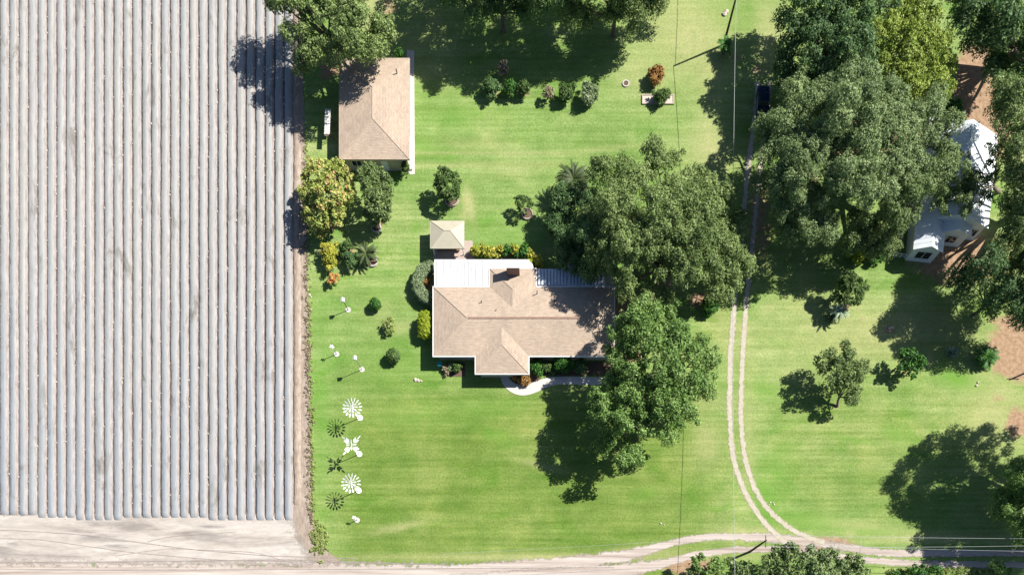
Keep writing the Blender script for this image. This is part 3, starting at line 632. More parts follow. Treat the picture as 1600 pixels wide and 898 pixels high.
tree('potted_tree', 'small bushy tree in a round brick ring near the shaggy palm', 'tree',
  [(814,314,9,2),(823,318,9,1.9),(818,325,10,1.6)], M['russet' if False else 'shrub'], None, (824,335), leaf=.28, wd=.12, puff=.35, r0=.07)

# bushes below the road at the bottom edge
for i, (lb, lobes, m) in enumerate([
   ('round bright green bush at the bottom edge, leftmost of the roadside thicket', [(1100,880,20,3.6),(1118,888,16,3.2),(1092,895,16,3),(1112,902,20,3.4)], 'oak_bright'),
   ('low green bush right of the roadside pole foot', [(1145,885,16,3.2),(1160,893,14,3),(1150,905,20,3.2)], 'pale'),
   ('tall feathery roadside tree with bare silver twigs at the bottom edge', [(1215,866,15,4.4),(1235,862,14,4.6),(1205,885,20,4.2),(1240,882,22,4.6),(1225,900,24,4.4)], 'pale'),
   ('wide roadside tree with drooping pale branches over the track', [(1270,868,17,4.4),(1298,872,18,4.6),(1280,890,24,4.6),(1310,893,20,4),(1290,910,26,4.4)], 'oak_grey'),
   ('scrubby roadside tree at the right end of the thicket', [(1330,880,15,3.4),(1350,888,12,3),(1335,900,20,3.4)], 'pale'),
   ('low scrubby bush at the bottom edge below the right wheel track', [(1430,898,18,1.4),(1460,896,14,1.2),(1400,900,14,1.2)], 'deep'),
   ('small bush between wheel track and pole shadow in the lower right corner', [(1552,880,8,1.6),(1560,890,12,1.6),(1578,895,12,1.4)], 'oak_bright'),
   ]):
    tree('roadside_bush', lb, 'bush', lobes, M[m], 'bushes along the bottom road', leaf=.36, wd=.22, puff=.75, gap=.2, dens=.85, r0=.12)

def twigs(label, px, py, z, n, L, seed):
    r = random.Random(seed); b_ = G(px, py, z); b_.z = 0; mb = MB(); top = G(px, py, z)
    mb.tube([b_, top.lerp(b_, .4)+Vector((.2,.1,0)), top], [.09,.07,.05], 6)
    for _ in range(n):
        a = r.uniform(0, 6.28); l = r.uniform(.4, 1)*L; s = b_.lerp(top, r.uniform(.6, 1))
        d = Vector((math.cos(a), math.sin(a), r.uniform(.1, .5)))
        e_ = s+d*l; m_ = s+d*l*.5+Vector((0,0,.15))
        mb.tube([s, m_, e_], [.05,.035,.012], 5)
        for _ in range(4):
            q = m_.lerp(e_, r.random()); mb.tube([q, q+Vector((r.uniform(-.6,.6), r.uniform(-.6,.6), r.uniform(-.1,.3)))], [.02,.008], 4)
    o = mb.build('dead_tree', M['twigs'])
    tag(o, label, 'dead tree')
twigs('bare silver dead tree arching over the junction of the tracks', 1305, 862, 3.4, 16, 3.2, 1)
twigs('bleached dead branches poking from the roadside thicket beside the junction', 1235, 862, 4.2, 10, 1.8, 2)
twigs('leafless dead tree leaning on the right side of the thicket', 1345, 868, 3.0, 12, 2.4, 3)

# shrubs and bushes
def bush(name, label, px, py, rp, z, m, group=None, leaf=.24, wd=.15, puff=None, flat=1.0, dens=1.0, spread=.55, cat='shrub', ry=None, n=None):
    "one shrub: its middle at height z"
    _seed[0] += 1; r = np.random.default_rng(_seed[0]); c = G(px, py, z); rr = rp*.1; puff = puff or max(.16, rr*.42)
    a = max(.05, rr-puff*.6); ay = max(.05, (ry or rp)*.1-puff*.6); pf = []
    n = n or int(10+rr*rr*14)
    for k in range(n):
        t_ = (k+.5)/n; zz = 1-1.6*t_; ph = k*2.39996; s = math.sqrt(max(0, 1-zz*zz)); q = (r.uniform(.85, 1.02) if spread < .4 else r.uniform(.35, 1.35)*(1+.25*math.sin(3*ph+rp)))
        pf.append((c.x+s*math.cos(ph)*a*q, c.y+s*math.sin(ph)*ay*q, max(.12, z+zz*z*.55*flat), puff*(r.uniform(.85, 1.1) if spread < .4 else r.uniform(.4, 1.15))))
    e_ = empty(name, (c.x, c.y, 0), label, cat, group)
    mb = MB()
    for k in range(5):
        p = pf[int(r.integers(0, n))]; mb.tube([(c.x, c.y, -.02), (c.x*.5+p[0]*.5, c.y*.5+p[1]*.5, p[2]*.6), (p[0], p[1], p[2])], [.04, .03, .012], 5)
    mb.build('stems', M['bark'], e_)
    V, F, t_ = leaves(pf, leaf, wd, dens, _seed[0], spread, under=-.3)
    fmesh('foliage', V, F, m, e_, fattr={'tint': t_})
    return e_
def ring(name, label, px, py, rp, h, m, cat='planter', rz=.12):
    c = P(px, py); e_ = empty(name, c, label, cat); n = 24; R1 = rp*.1; R0 = R1-.16
    mb = MB(); vs = []; fs = []
    for k in range(n):
        a = 2*math.pi*k/n; ca, sa = math.cos(a), math.sin(a)
        vs += [(c.x+R1*ca, c.y+R1*sa, -.02), (c.x+R1*ca, c.y+R1*sa, h), (c.x+R0*ca, c.y+R0*sa, h), (c.x+R0*ca, c.y+R0*sa, .01)]
    for k in range(n):
        a, b_ = 4*k, 4*((k+1) % n); fs += [(a, b_, b_+1, a+1), (a+1, b_+1, b_+2, a+2), (a+2, b_+2, b_+3, a+3)]
    mb.add(vs, fs).build('rim', m, e_)
    MB().prism([(c.x+R0*math.cos(2*math.pi*k/16)*.99, c.y+R0*math.sin(2*math.pi*k/16)*.99) for k in range(16)], -.01, h*.6).build('soil', M['soilpot'], e_)
ring('tree_ring', 'round brick ring around the bushy tree left of the tan lawn scar', 706, 313, 11, .3, M['pinkconcrete'])
ring('tree_ring', 'round brick ring around the small tree near the shaggy palm', 824, 335, 9, .28, M['pinkconcrete'])
ring('tree_ring', 'pale round planter holding the rosebush below the feathery tree', 588, 356, 8, .3, M['concrete'])
ring('tree_ring', 'pale round planter at the foot of the spiky cycad', 583, 410, 7.5, .3, M['concrete'])
ring('tree_ring', 'pale stone ring with gravel lying alone on the upper lawn', 978, 131, 5.5, .15, M['concrete'])

S = M
bush('rose_bush', 'small white flowered rosebush in the pale round planter', 585, 350, 6, .7, S['variegated'])
bush('croton_shrub', 'yellow and orange croton bush beside the wooden trellis', 516, 396, 13, 1.3, S['croton'], ry=18)
bush('croton_shrub', 'small reddish brown bush under the yellow croton near the trellis', 512, 410, 7, .7, S['russet'])
bush('flower_bush', 'coral orange flowering bush below the trellis', 520, 434, 8, 1.0, S['coral'], leaf=.26, wd=.2)
bush('green_shrub', 'upright green bush left of the spiky cycad, upper one', 542, 385, 11, 1.3, S['shrub'])
bush('green_shrub', 'olive bush left of the spiky cycad, lower one', 548, 405, 12, 1.1, S['oak_dark'])
bush('topiary_bush', 'clipped deep green ball bush, topmost of three on the left lawn', 586, 475, 9, .9, S['deep'], leaf=.16, wd=.1, dens=1.4, spread=.3)
bush('spiky_bush', 'ragged pale green bush, middle of three on the left lawn', 608, 508, 11, .8, S['weeds'], leaf=.5, wd=.12, dens=.7)
bush('topiary_bush', 'clipped grey green ball bush, lowest of three on the left lawn', 614, 556, 10.5, 1.0, S['shrub'], leaf=.16, wd=.1, dens=1.4, spread=.3)
bush('clipped_shrub', 'yellow green clipped shrub half in the shade of the house wall', 666, 508, 14, 1.2, S['yellow_leaf'], ry=21, leaf=.16, wd=.1, dens=1.5, spread=.3)
bush('orange_bush', 'rusty orange bush on the lawn above the planting bed', 1026, 116, 13, 1.0, S['russet'], leaf=.4, wd=.12)
bush('green_shrub', 'dark green shrub growing in the framed planting bed', 1034, 151, 13, .9, S['shrub'], ry=9)
bush('green_shrub', 'fresh green shrub by the top right corner of the workshop roof', 624, 84, 8, 1.0, S['deep'])
bush('green_shrub', 'dark shrub by the lower right corner of the workshop', 634, 262, 8, 1.2, S['shrub'], ry=10)
for lb, x, y, r_, m in [('dark shrub at the left end of the shrub row under the oak shadow',768,138,15,'oak_dark'),('bright green shrub right of the dark one in the shrub row',797,138,13,'deep'),
     ('twiggy shrub with pink bloom in the shrub row',818,138,12,'shrub'),('sparse grey pink shrub standing apart in the middle of the shrub row',856,145,9,'dryfrond'),
     ('green shrub second from the right end of the shrub row',885,146,14,'shrub'),('round pale variegated shrub at the right end of the shrub row',921,146,16,'variegated'),
     ('brown leafless looking shrub above the shrub row',787,108,11,'dryfrond')]:
    bush('row_shrub', lb, x, y, r_*.88, 1.2, S[m], 'shrub row below the top oaks')
# C shaped clipped hedge
def arc_hedge():
    r = np.random.default_rng(3); pf = []; c = (676, 442)
    for a in np.linspace(95, 262, 30):
        for q in (-.5, .0, .5):
            for z in (.5, 1.0, 1.35):
                rad = 23+q*9+r.normal()*.8; x = c[0]+rad*math.cos(R(a))*1.05; y = c[1]-rad*math.sin(R(a))*1.1; p = G(x, y, 1.2)
                pf.append((p.x, p.y, z+r.normal()*.06, .38))
    b_ = G(653, 442, 1.2); b_.z = 0
    e_ = empty('curved_hedge', b_, 'clipped variegated hedge curving like a C against the left end of the house', 'hedge')
    V, F, t_ = leaves(pf, .17, .1, .9, 77, .35, under=-.2); fmesh('foliage', V, F, S['variegated'], e_, fattr={'tint': t_})
    mb = MB()
    for a in np.linspace(100, 258, 14):
        p = G(c[0]+23*math.cos(R(a))*1.05, c[1]-23*math.sin(R(a))*1.1, 1.2); mb.tube([(p.x, p.y, -.02), (p.x+.05, p.y, .5), (p.x, p.y+.05, 1.0)], [.04,.03,.02], 5)
    mb.build('stems', M['bark'], e_)
arc_hedge()
bush('russet_shrub', 'small brown shrub enclosed by the C shaped hedge', 668, 441, 6, .6, S['russet'])
for i, (x, y, r_, m, lb) in enumerate([(742,392,9,'croton','yellow croton at the left end of the hedge behind the chimney'),(756,389,8,'croton','yellow croton second from the left end of the hedge behind the chimney'),
     (769,394,9,'croton','yellow croton, tallest, in the middle of the yellow run behind the chimney'),(781,391,8,'croton','yellow croton just left of the first green gap in the hedge'),
     (793,391,8,'deep','green leaved shrub in the first gap between the yellow crotons'),(805,390,8,'croton','lone yellow croton between the two green gaps in the hedge'),
     (818,393,10,'deep','green leaved shrub in the second gap, right of the lone croton'),(830,402,9,'croton','yellow croton where the hedge bends towards the house'),
     (840,410,9,'croton','yellow croton at the right end of the hedge by the striped roof'),(828,412,8,'yellow_leaf','lime shrub tucked under the bend of the croton hedge')]):
    bush('croton_shrub', lb, x, y, r_, .9, S[m], 'crotons in the hedge behind the house', leaf=.32, wd=.2)
for lb, x, y, r_, m, z in [('low leafy shrub against the front wall left of the porch wing',714,574,9,'shrub',.7),('bronze low shrub at the left corner of the front wall',697,578,7,'dryfrond',.4),('pale leafy shrub at the front wall beside the bronze one',704,572,6,'variegated',.6),
     ('low green shrub in the shade right of the front wing',838,573,12,'deep',.7),('mid green shrub in the front bed beside the taller palm like one',856,573,10,'shrub',.7),
     ('taller bright green shrub in the middle of the front bed',881,568,14,'deep',1.2),('dark shrub in the front bed near the oak',905,572,11,'oak_dark',.8),('reddish brown shrub in the curve of the walkway',820,591,11,'russet',.5),
     ('tiny coral shrub on the soil by the walkway curve',806,590,5,'coral',.35)]:
    bush('bed_shrub', lb, x, y, r_, z, S[m], 'shrubs in the beds along the front of the house')
bush('green_shrub', 'bright green shrub on the bare soil between the two big oaks', 1110, 478, 13, 1.0, S['deep'])
bush('green_shrub', 'vivid green banana clump beside the sandy patch above the white house', 1490, 172, 13, 1.6, S['deep'], leaf=.7, wd=.25)
bush('green_shrub', 'leafy clump on the sunny gap left of the white house', 1340, 398, 12, 1.0, S['yellow_leaf'], leaf=.4)
bush('green_shrub', 'small leafy clump left of the porch of the white house', 1372, 402, 9, .9, S['deep'], leaf=.4)

# palms, cycads, yuccas
def fronds(name, label, px, py, z, n, L, m, cat='palm', trunk=.14, lw=.05, lean=.2, seed=0, leafl=.35, up=.5, dead=0):
    r = random.Random(seed+int(px)); c = G(px, py, z); e_ = empty(name, (c.x, c.y, 0), label, cat)
    if z > .4: MB().tube([(c.x, c.y, -.05), (c.x+.05, c.y, z*.5), (c.x, c.y, z)], [trunk*1.2, trunk, trunk*1.1], 8).build('trunk', M['bark'], e_)
    def crown(nm, n, m, up0, L):
        V = []; F = []; T = []
        for k in range(n):
            a = k*2.39996+r.uniform(-.2, .2); el = r.uniform(up0-.5, up0+.6); l = L*r.uniform(.75, 1.1); t0 = r.random()
            d = Vector((math.cos(a), math.sin(a), 0)); side = Vector((-d.y, d.x, 0)); pts = []
            for j in range(9):
                s = j/8; pts.append(Vector((c.x, c.y, z))+d*l*s*math.cos(el*(1-s*.5))+Vector((0, 0, l*s*math.sin(el)-l*s*s*.55)))
            for j in range(1, 9):
                p, q = pts[j-1], pts[j]
                for sg in (-1, 1):
                    for h in (0, .5):
                        o_ = p.lerp(q, h); ll = leafl*L*(1-.75*abs(j/8-.35)); tip = o_+side*sg*ll*.8+(q-p).normalized()*ll*.6-Vector((0,0,ll*.25))
                        w_ = (q-p).normalized()*lw; i = len(V); V += [o_-w_*.5, o_+w_, tip, tip-w_*.3]; F.append((i, i+1, i+2, i+3)); T.append(min(1, max(0, t0*.6+r.random()*.4)))
            for j in range(8):
                w_ = side*.025; i = len(V); V += [pts[j]-w_, pts[j]+w_, pts[j+1]+w_, pts[j+1]-w_]; F.append((i, i+1, i+2, i+3)); T.append(.9)
        V = np.array([tuple(v) for v in V]); V[:, 2] = np.maximum(V[:, 2], .04)
        fmesh(nm, V, np.array(F), m, e_, fattr={'tint': T})
    crown('fronds', n, m, up, L)
    if dead: crown('dead_fronds', dead, M['dryfrond'], -.1, L*.75)
    return e_
fronds('cycad_palm', 'spiky dark cycad whose fronds throw a fringed shadow beside the croton bushes', 572, 396, 1.3, 30, 2.1, M['frond'], lw=.11, dead=12, leafl=.2)
fronds('shaggy_palm', 'shaggy dark palm with long fronds and brown dead ones left of the large oak', 896, 280, 3.3, 130, 2.8, M['frond'], trunk=.25, lw=.11, dead=60, leafl=.15, up=.45)
fronds('young_palm', 'small palm at the foot of the utility pole near the top', 1134, 70, 1.4, 18, 1.4, M['deep'], lw=.07)
fronds('dark_palm', 'dark green round palm shrub beside the orange bare soil at the right edge', 1541, 557, 1.0, 28, 2.0, M['deep'], lw=.11)
fronds('yucca_plant', 'grey green yucca with a fan of long blades below the round dark tree', 1312, 486, 1.8, 22, 1.7, M['agave'], trunk=.1, lw=.07, leafl=.2)
fronds('yucca_plant', 'dark small yucca at the lawn edge left of the grey green one', 1302, 494, .9, 14, 1.2, M['frond'], trunk=.08, lw=.07, leafl=.2)
def agave(label, px, py, n, L):
    c = P(px, py); e_ = empty('agave_plant', c, label, 'agave'); r = random.Random(int(px)); V = []; F = []; T = []
    for k in range(n):
        a = k*2.39996; el = .25+.9*k/n; l = L*r.uniform(.8, 1.1); d = Vector((math.cos(a)*math.cos(el), math.sin(a)*math.cos(el), math.sin(el))); s = Vector((-math.sin(a), math.cos(a), 0))
        pts = [c+d*l*t_-Vector((0,0,.25*t_*t_*l*(1-el))) for t_ in (0, .35, .7, 1)]; wds = (.06, .11, .08, .01)
        for j in range(3):
            i = len(V); V += [pts[j]-s*wds[j], pts[j]+s*wds[j], pts[j+1]+s*wds[j+1], pts[j+1]-s*wds[j+1]]; F.append((i, i+1, i+2, i+3)); T.append(r.random())
    V = np.array([tuple(v+Vector((0,0,.05))) for v in V]); fmesh('blades', V, np.array(F), M['agave'], e_, fattr={'tint': T})
agave('pale blue green agave rosette near the bare orange soil', 1486, 552, 34, 1.3)

# weeds along the field edge
def weeds():
    r = np.random.default_rng(8); pf = []
    for _ in range(230):
        y = r.uniform(190, 860); pf.append((*P(edge_x(y)+r.normal()*2.2-1, y)[:2], .03, r.uniform(.06, .22)))
    for _ in range(150): pf.append((*P(499+r.normal()*6, 845+r.normal()*12)[:2], .05, r.uniform(.15, .4)))
    for _ in range(60):
        y = r.uniform(600, 800); pf.append((*P(edge_x(y)+r.normal()*2, y)[:2], .05, r.uniform(.12, .3)))
    V, F, t_ = leaves(pf, .26, .12, .4, 8, .8, under=0); o = fmesh('weeds', V, F, M['weeds'], fattr={'tint': t_})
    tag(o, 'ragged weeds along the edge between bare field soil and lawn', 'weeds', None, 'stuff')
    pf = []
    for _ in range(420):
        y = r.uniform(250, 860); pf.append((*P(edge_x(y)-5+r.normal()*3, y)[:2], .03, r.uniform(.08, .28)))
    V, F, t_ = leaves(pf, .3, .10, .4, 9, .8, under=0); o = fmesh('dry_weeds', V, F, M['dryfrond'], fattr={'tint': t_})
    tag(o, 'dry tan weeds on the bare strip beside the lawn', 'weeds', None, 'stuff')
    pf = []
    for _ in range(0):
        x = r.uniform(1180, 1420); y = 812+(x-1230)*.13+r.normal()*7
        if abs(y-845) < 200: pf.append((*P(x+30, y+10)[:2], .03, r.uniform(.08, .26)))
    for _ in range(160): pf.append((*P(r.uniform(1380, 1560), 893+r.normal()*3)[:2], .05, r.uniform(.15, .4)))
    V, F, t_ = leaves(pf, .28, .12, .35, 18, .8, under=0); o = fmesh('verge_grass', V, F, M['weeds'], fattr={'tint': t_})
    tag(o, 'rough verge growth between the wheel tracks and the right lawn', 'verge plants', None, 'stuff')
weeds()

# ---------------------------------------------------------------- buildings
def roof_mesh(faces):
    "faces: lists of 3d points, first edge is the eave; stores metre uv along eave / up the slope"
    V = []; F = []; U = []
    for f in faces:
        f = [Vector(p) for p in f]; i = len(V); V += f; F.append(tuple(range(i, i+len(f))))
        e_ = (f[1]-f[0]).normalized(); n = (f[1]-f[0]).cross(f[2]-f[0]).normalized(); s = n.cross(e_)
        U += [((p-f[0]).dot(e_)+f[0].dot(e_), (p-f[0]).dot(s), 0) for p in f]
    return V, F, U
def build_roof(name, faces, m, parent):
    V, F, U = roof_mesh(faces); me = bpy.data.meshes.new(name); me.from_pydata([tuple(v) for v in V], [], F)
    at = me.attributes.new('uvm', 'FLOAT_VECTOR', 'POINT'); at.data.foreach_set('vector', np.array([tuple(u) for u in U], np.float32).ravel())
    me.materials.append(m); o = bpy.data.objects.new(name, me); COL.objects.link(o); attach(o, parent); return o
def hip(x0, x1, y0, y1, ze, pitch, axis='x', open_end=None):
    "hip roof faces over a rectangle; open_end: side where the ridge runs straight on (into another roof)"
    if axis == 'x':
        h = (y1-y0)/2; ym = (y0+y1)/2; zr = ze+h*pitch
        a = x0 if open_end == 'x0' else x0+h; b_ = x1 if open_end == 'x1' else x1-h
        A, B = (a, ym, zr), (b_, ym, zr)
        fs = [[(x0,y0,ze),(x1,y0,ze),B,A], [(x1,y1,ze),(x0,y1,ze),A,B]]
        if open_end != 'x0': fs.append([(x0,y1,ze),(x0,y0,ze),A])
        if open_end != 'x1': fs.append([(x1,y0,ze),(x1,y1,ze),B])
    else:
        h = (x1-x0)/2; xm = (x0+x1)/2; zr = ze+h*pitch
        a = y0 if open_end == 'y0' else y0+h; b_ = y1 if open_end == 'y1' else y1-h
        A, B = (xm, a, zr), (xm, b_, zr)
        fs = [[(x1,y0,ze),(x1,y1,ze),B,A], [(x0,y1,ze),(x0,y0,ze),A,B]]
        if open_end != 'y0': fs.append([(x0,y0,ze),(x1,y0,ze),A])
        if open_end != 'y1': fs.append([(x1,y1,ze),(x0,y1,ze),B])
    return fs
def window(parent, x0, x1, z0, z1, y, face, glass=M['glass'], frame=M['white']):
    "window in a wall; face in 's','n','w','e'; for w/e x0,x1 run along y and y is the wall x"
    fr = MB(); gl = MB(); t = .06
    def bx(mb, a, b_, c, d, o1, o2):
        if face == 's': mb.box(a, b_, y-o2, y-o1, c, d)
        elif face == 'n': mb.box(a, b_, y+o1, y+o2, c, d)
        elif face == 'w': mb.box(y-o2, y-o1, a, b_, c, d)
        else: mb.box(y+o1, y+o2, a, b_, c, d)
    bx(fr, x0, x1, z0, z0+t, 0, .06); bx(fr, x0, x1, z1-t, z1, 0, .06); bx(fr, x0, x0+t, z0+t, z1-t, 0, .06); bx(fr, x1-t, x1, z0+t, z1-t, 0, .06)
    xm = (x0+x1)/2; bx(fr, xm-.025, xm+.025, z0+t, z1-t, .0, .055); bx(gl, x0+t, x1-t, z0+t, z1-t, 0, .02)
    w_ = gl.build('window', glass, parent); f_ = fr.build('frame', frame); attach_sub(f_, w_, parent)
def attach_sub(o, part, thing):
    attach(o, thing); o.parent = part
def door(parent, x0, x1, y, z1=2.05, face='s', m=None, z0=.02):
    mb = MB(); s = -1 if face == 's' else 1
    ya, yb = sorted((y, y+s*.05)); mb.box(x0, x1, ya, yb, z0, z1)
    for zz in (.25, 1.15): mb.box(x0+.15, x1-.15, min(y+s*.05, y+s*.07), max(y+s*.05, y+s*.07), zz, zz+.7)
    d = mb.build('door', m or M['white'], parent)
    h = MB().tube([(x1-.12, y+s*.05, 1.0), (x1-.12, y+s*.12, 1.0), (x1-.22, y+s*.12, 1.0)], .018, 6).build('handle', M['greymetal']); attach_sub(h, d, parent)

# main house -- eave plan in metres
ze = 2.5
def ex(px): return G(px, 0, ze).x
def ey(py): return G(0, py, ze).y
X0, X1 = ex(677), ex(960); YT, YB = ey(448), ey(556); FX0, FX1, FY = ex(743), ex(826), ey(583.5); RX0, RX1, RY = ex(765), ex(838), ey(419.5)
house = empty('ranch_house', ((X0+X1)/2, (YT+YB)/2, 0), 'long tan shingled ranch house with white fascia, chimney and white porch roof', 'house')
pit = .20; ym = (YT+YB)/2
build_roof('roof', hip(X0, X1, YB, YT, ze, pit, 'x')+hip(FX0, FX1, FY, ym, ze+.004, pit, 'y', 'y1')+hip(RX0, RX1, ym, RY, ze+.006, pit, 'y', 'y0'), M['shingle'], house)
outline = [(X0,YB),(FX0,YB),(FX0,FY),(FX1,FY),(FX1,YB),(X1,YB),(X1,YT),(RX1,YT),(RX1,RY),(RX0,RY),(RX0,YT),(X0,YT)]
def fascia(outline, z0, z1, m, parent, t=.11, name='fascia'):
    "closed band standing just outside the eave outline (counter-clockwise)"
    n = len(outline); out = []
    for i in range(n):
        p, c, q = Vector(outline[i-1]), Vector(outline[i]), Vector(outline[(i+1) % n])
        d1 = (c-p).normalized(); d2 = (q-c).normalized(); n1 = Vector((d1.y, -d1.x)); n2 = Vector((d2.y, -d2.x))
        out.append(c+(n1+n2)*t/(1+n1.dot(n2)))
    vs = []; fs = []
    for z in (z0, z1):
        vs += [(p[0], p[1], z) for p in outline]+[(p[0], p[1], z) for p in out]
    for i in range(n):
        j = (i+1) % n; a, b_, A, B = i, j, n+i, n+j; t2 = 2*n
        fs += [(A, B, B+t2, A+t2), (a+t2, A+t2, B+t2, b_+t2), (b_, a, a+t2, b_+t2), (a, b_, B, A)]
    return MB().add(vs, fs).build(name, m, parent)
fascia(outline, ze-.20, ze+.02, M['white'], house)
def inset(x0, x1, y0, y1, d): return x0+d, x1-d, y0+d, y1-d
so_ = MB(); so_.prism(outline, ze-.16, ze-.12); so_.build('soffit', M['white'], house)
ov = .6
wpoly = [(X0+ov,YB+ov),(FX0+ov,YB+ov),(FX0+ov,FY+ov),(FX1-ov,FY+ov),(FX1-ov,YB+ov),(X1-ov,YB+ov),(X1-ov,YT-ov),(RX1-ov,YT-ov),(RX1-ov,RY-ov),(RX0+ov,RY-ov),(RX0+ov,YT-ov),(X0+ov,YT-ov)]
MB().prism(wpoly, -.02, ze-.165).build('walls', M['wallbeige'], house)
for a in (X0+1.4, X0+4.2): window(house, a, a+1.5, .9, 2.0, YB+ov, 's')
window(house, FX0+1.2, FX0+3.0, .8, 2.0, FY+ov, 's'); window(house, FX0+4.9, FX0+6.7, .8, 2.0, FY+ov, 's')
for a in (FX1+2.6, FX1+6.0, FX1+9.2): window(house, a, a+1.6, .9, 2.0, YB+ov, 's')
door(house, FX1+.5, FX1+1.5, YB+ov, m=M['brownwood'])
for a in (YB+2.0, YB+6.0): window(house, a, a+1.4, .9, 2.0, X0+ov, 'w')
for a in (YB+2.5, YB+6.5): window(house, a, a+1.4, .9, 2.0, X1-ov, 'e')
# ridge cap, vents, chimney
zr = ze+(YT-YB)/2*pit; hw = (YT-YB)/2
MB().box(X0+hw+.2, X1-hw-.1, ym-.13, ym+.13, zr-.06, zr+.05, .01).build('ridge_vent', M['brick'], house)
def hipcap(parent, segs, m, w_=.07):
    for a, b_ in segs: MB().tube([a, b_], w_, 5).build('hip_cap', m, parent)
hipcap(house, [((X0,YT,ze+.01),(X0+hw,ym,zr)), ((X0,YB,ze+.01),(X0+hw,ym,zr)), ((X1,YT,ze+.01),(X1-hw,ym,zr)), ((X1,YB,ze+.01),(X1-hw,ym,zr)),
  ((FX1,FY,ze+.01),((FX0+FX1)/2,FY+(FX1-FX0)/2,ze+(FX1-FX0)/2*pit)), ((FX0,FY,ze+.01),((FX0+FX1)/2,FY+(FX1-FX0)/2,ze+(FX1-FX0)/2*pit)),
  ((RX1,RY,ze+.01),((RX0+RX1)/2,RY-(RX1-RX0)/2,ze+(RX1-RX0)/2*pit)), ((RX0,RY,ze+.01),((RX0+RX1)/2,RY-(RX1-RX0)/2,ze+(RX1-RX0)/2*pit))], M['shingle_cap'] if 'shingle_cap' in M else simple('cap_shingles', (.37,.30,.235), .95, .2, 5), .06)
for px, py in ((752,470),(775,484),(839,455),(866,468)):
    g = G(px, py, 3.4); MB().tube([(g.x, g.y, 2.7), (g.x, g.y, 3.0+.55)], [.07,.07], 8).build('vent_pipe', M['darkmetal'], house)
ct = 4.9; ca, cb = G(790.5, 417.5, ct), G(811.5, 406, ct)
ch = MB().box(ca.x+.06, cb.x-.06, ca.y+.06, cb.y-.06, 0, ct-.14).build('chimney', M['brick'], house)
cc = MB(); cc.box(ca.x-.04, cb.x+.04, ca.y-.04, cb.y+.04, ct-.14, ct, .02); c_ = cc.build('chimney_cap', M['whitemetal']); attach_sub(c_, ch, house)
# white flat porch roofs (parts of the house)
def slab(parent, name, poly, z, th, m, ribs=None, ribm=None, rw=.05, rh=.07):
    o = MB().prism([tuple(G(a, b_, z)[:2]) for a, b_ in poly], z-th, z).build(name, m, parent)
    if ribs:
        mb = MB(); (x0, x1, y0, y1, n) = ribs
        for k in range(n):
            x = x0+(x1-x0)*(k+.5)/n; a, b_ = G(x, y1, z), G(x, y0, z); mb.box(a.x-rw, a.x+rw, a.y+.03, b_.y-.03, z+.003, z+rh)
        r_ = mb.build('seams', ribm or m); attach_sub(r_, o, parent)
    return o
zp = 2.42
slab(house, 'rear_porch_roof', [(678.5,447.0),(678.5,405),(825,405),(832,412),(834,418.8),(764,418.8),(764,447.0)][::1], zp, .10, M['porchmetal'], (680,763,406,446,15))
slab(house, 'striped_patio_roof', [(839.5,446.8),(839.5,420),(886,420),(886,446.8)], zp, .08, M['patiometal'], (840,885.5,421,446.3,9), rw=.15, rh=.26)
slab(house, 'side_patio_roof', [(886.2,446.8),(886.2,409),(945,409),(945,446.8)], zp+.12, .08, M['patiometal'], (887,944,410,446.3,11), rw=.15, rh=.26)
def posts(parent, pts, z, m=M['white'], r=.05):
    for a, b_ in pts:
        g = G(a, b_, z); MB().box(g.x-r, g.x+r, g.y-r, g.y+r, 0, z).build('post', m, parent)
posts(house, [(680,406),(705,406),(735,406),(765,406),(822,407),(841,421),(866,421),(888,411),(915,411),(942,411)], zp-.11)

# gazebo
gz = empty('gazebo', G(698, 368, 2.3)*Vector((1,1,0)) if False else Vector((G(698,368,2.3).x, G(698,368,2.3).y, 0)), 'beige metal roofed garden shelter at the top left corner of the house', 'shelter')
a, b_ = G(672.5, 387.5, 2.15), G(725, 345, 2.15)
z2 = 2.15; x0, x1, y0, y1 = a.x, b_.x, a.y, b_.y; xm = x0+(x1-x0)*.33; xn = x0+(x1-x0)*.52; yr = (y0+y1)/2+.1; zt = z2+.75
build_roof('roof', [[(x0,y0,z2),(x1,y0,z2),(xn+.45,yr,zt),(xm+.5,yr,zt)], [(x1,y1,z2),(x0,y1,z2),(xm+.5,yr,zt),(xn+.45,yr,zt)], [(x0,y1,z2),(x0,y0,z2),(xm+.5,yr,zt)], [(x1,y0,z2),(x1,y1,z2),(xn+.45,yr,zt)]], M['beige'], gz)
hipcap(gz, [((x0,y1,z2),(xm+.5,yr,zt)), ((x0,y0,z2),(xm+.5,yr,zt)), ((x1,y0,z2),(xn+.45,yr,zt)), ((x1,y1,z2),(xn+.45,yr,zt)), ((xm+.5,yr,zt),(xn+.45,yr,zt))], simple('beige_cap', (.30,.27,.20), .5, .05), .04)
fascia([(x0,y0),(x1,y0),(x1,y1),(x0,y1)], z2-.14, z2+.01, M['beige'], gz, .05)
for u in (x0+.3, x1-.3):
    for v in (y0+.3, y1-.3): MB().box(u-.06, u+.06, v-.06, v+.06, 0, z2+.02).build('post', M['white'], gz)
MB().box(x0+.7, x1-.9, y0+.7, y0+1.1, .42, .48).box(x0+.8, x0+.88, y0+.75, y0+1.05, 0, .42).box(x1-1.1, x1-1.02, y0+.75, y0+1.05, 0, .42).build('bench_seat', M['brownwood'], gz)
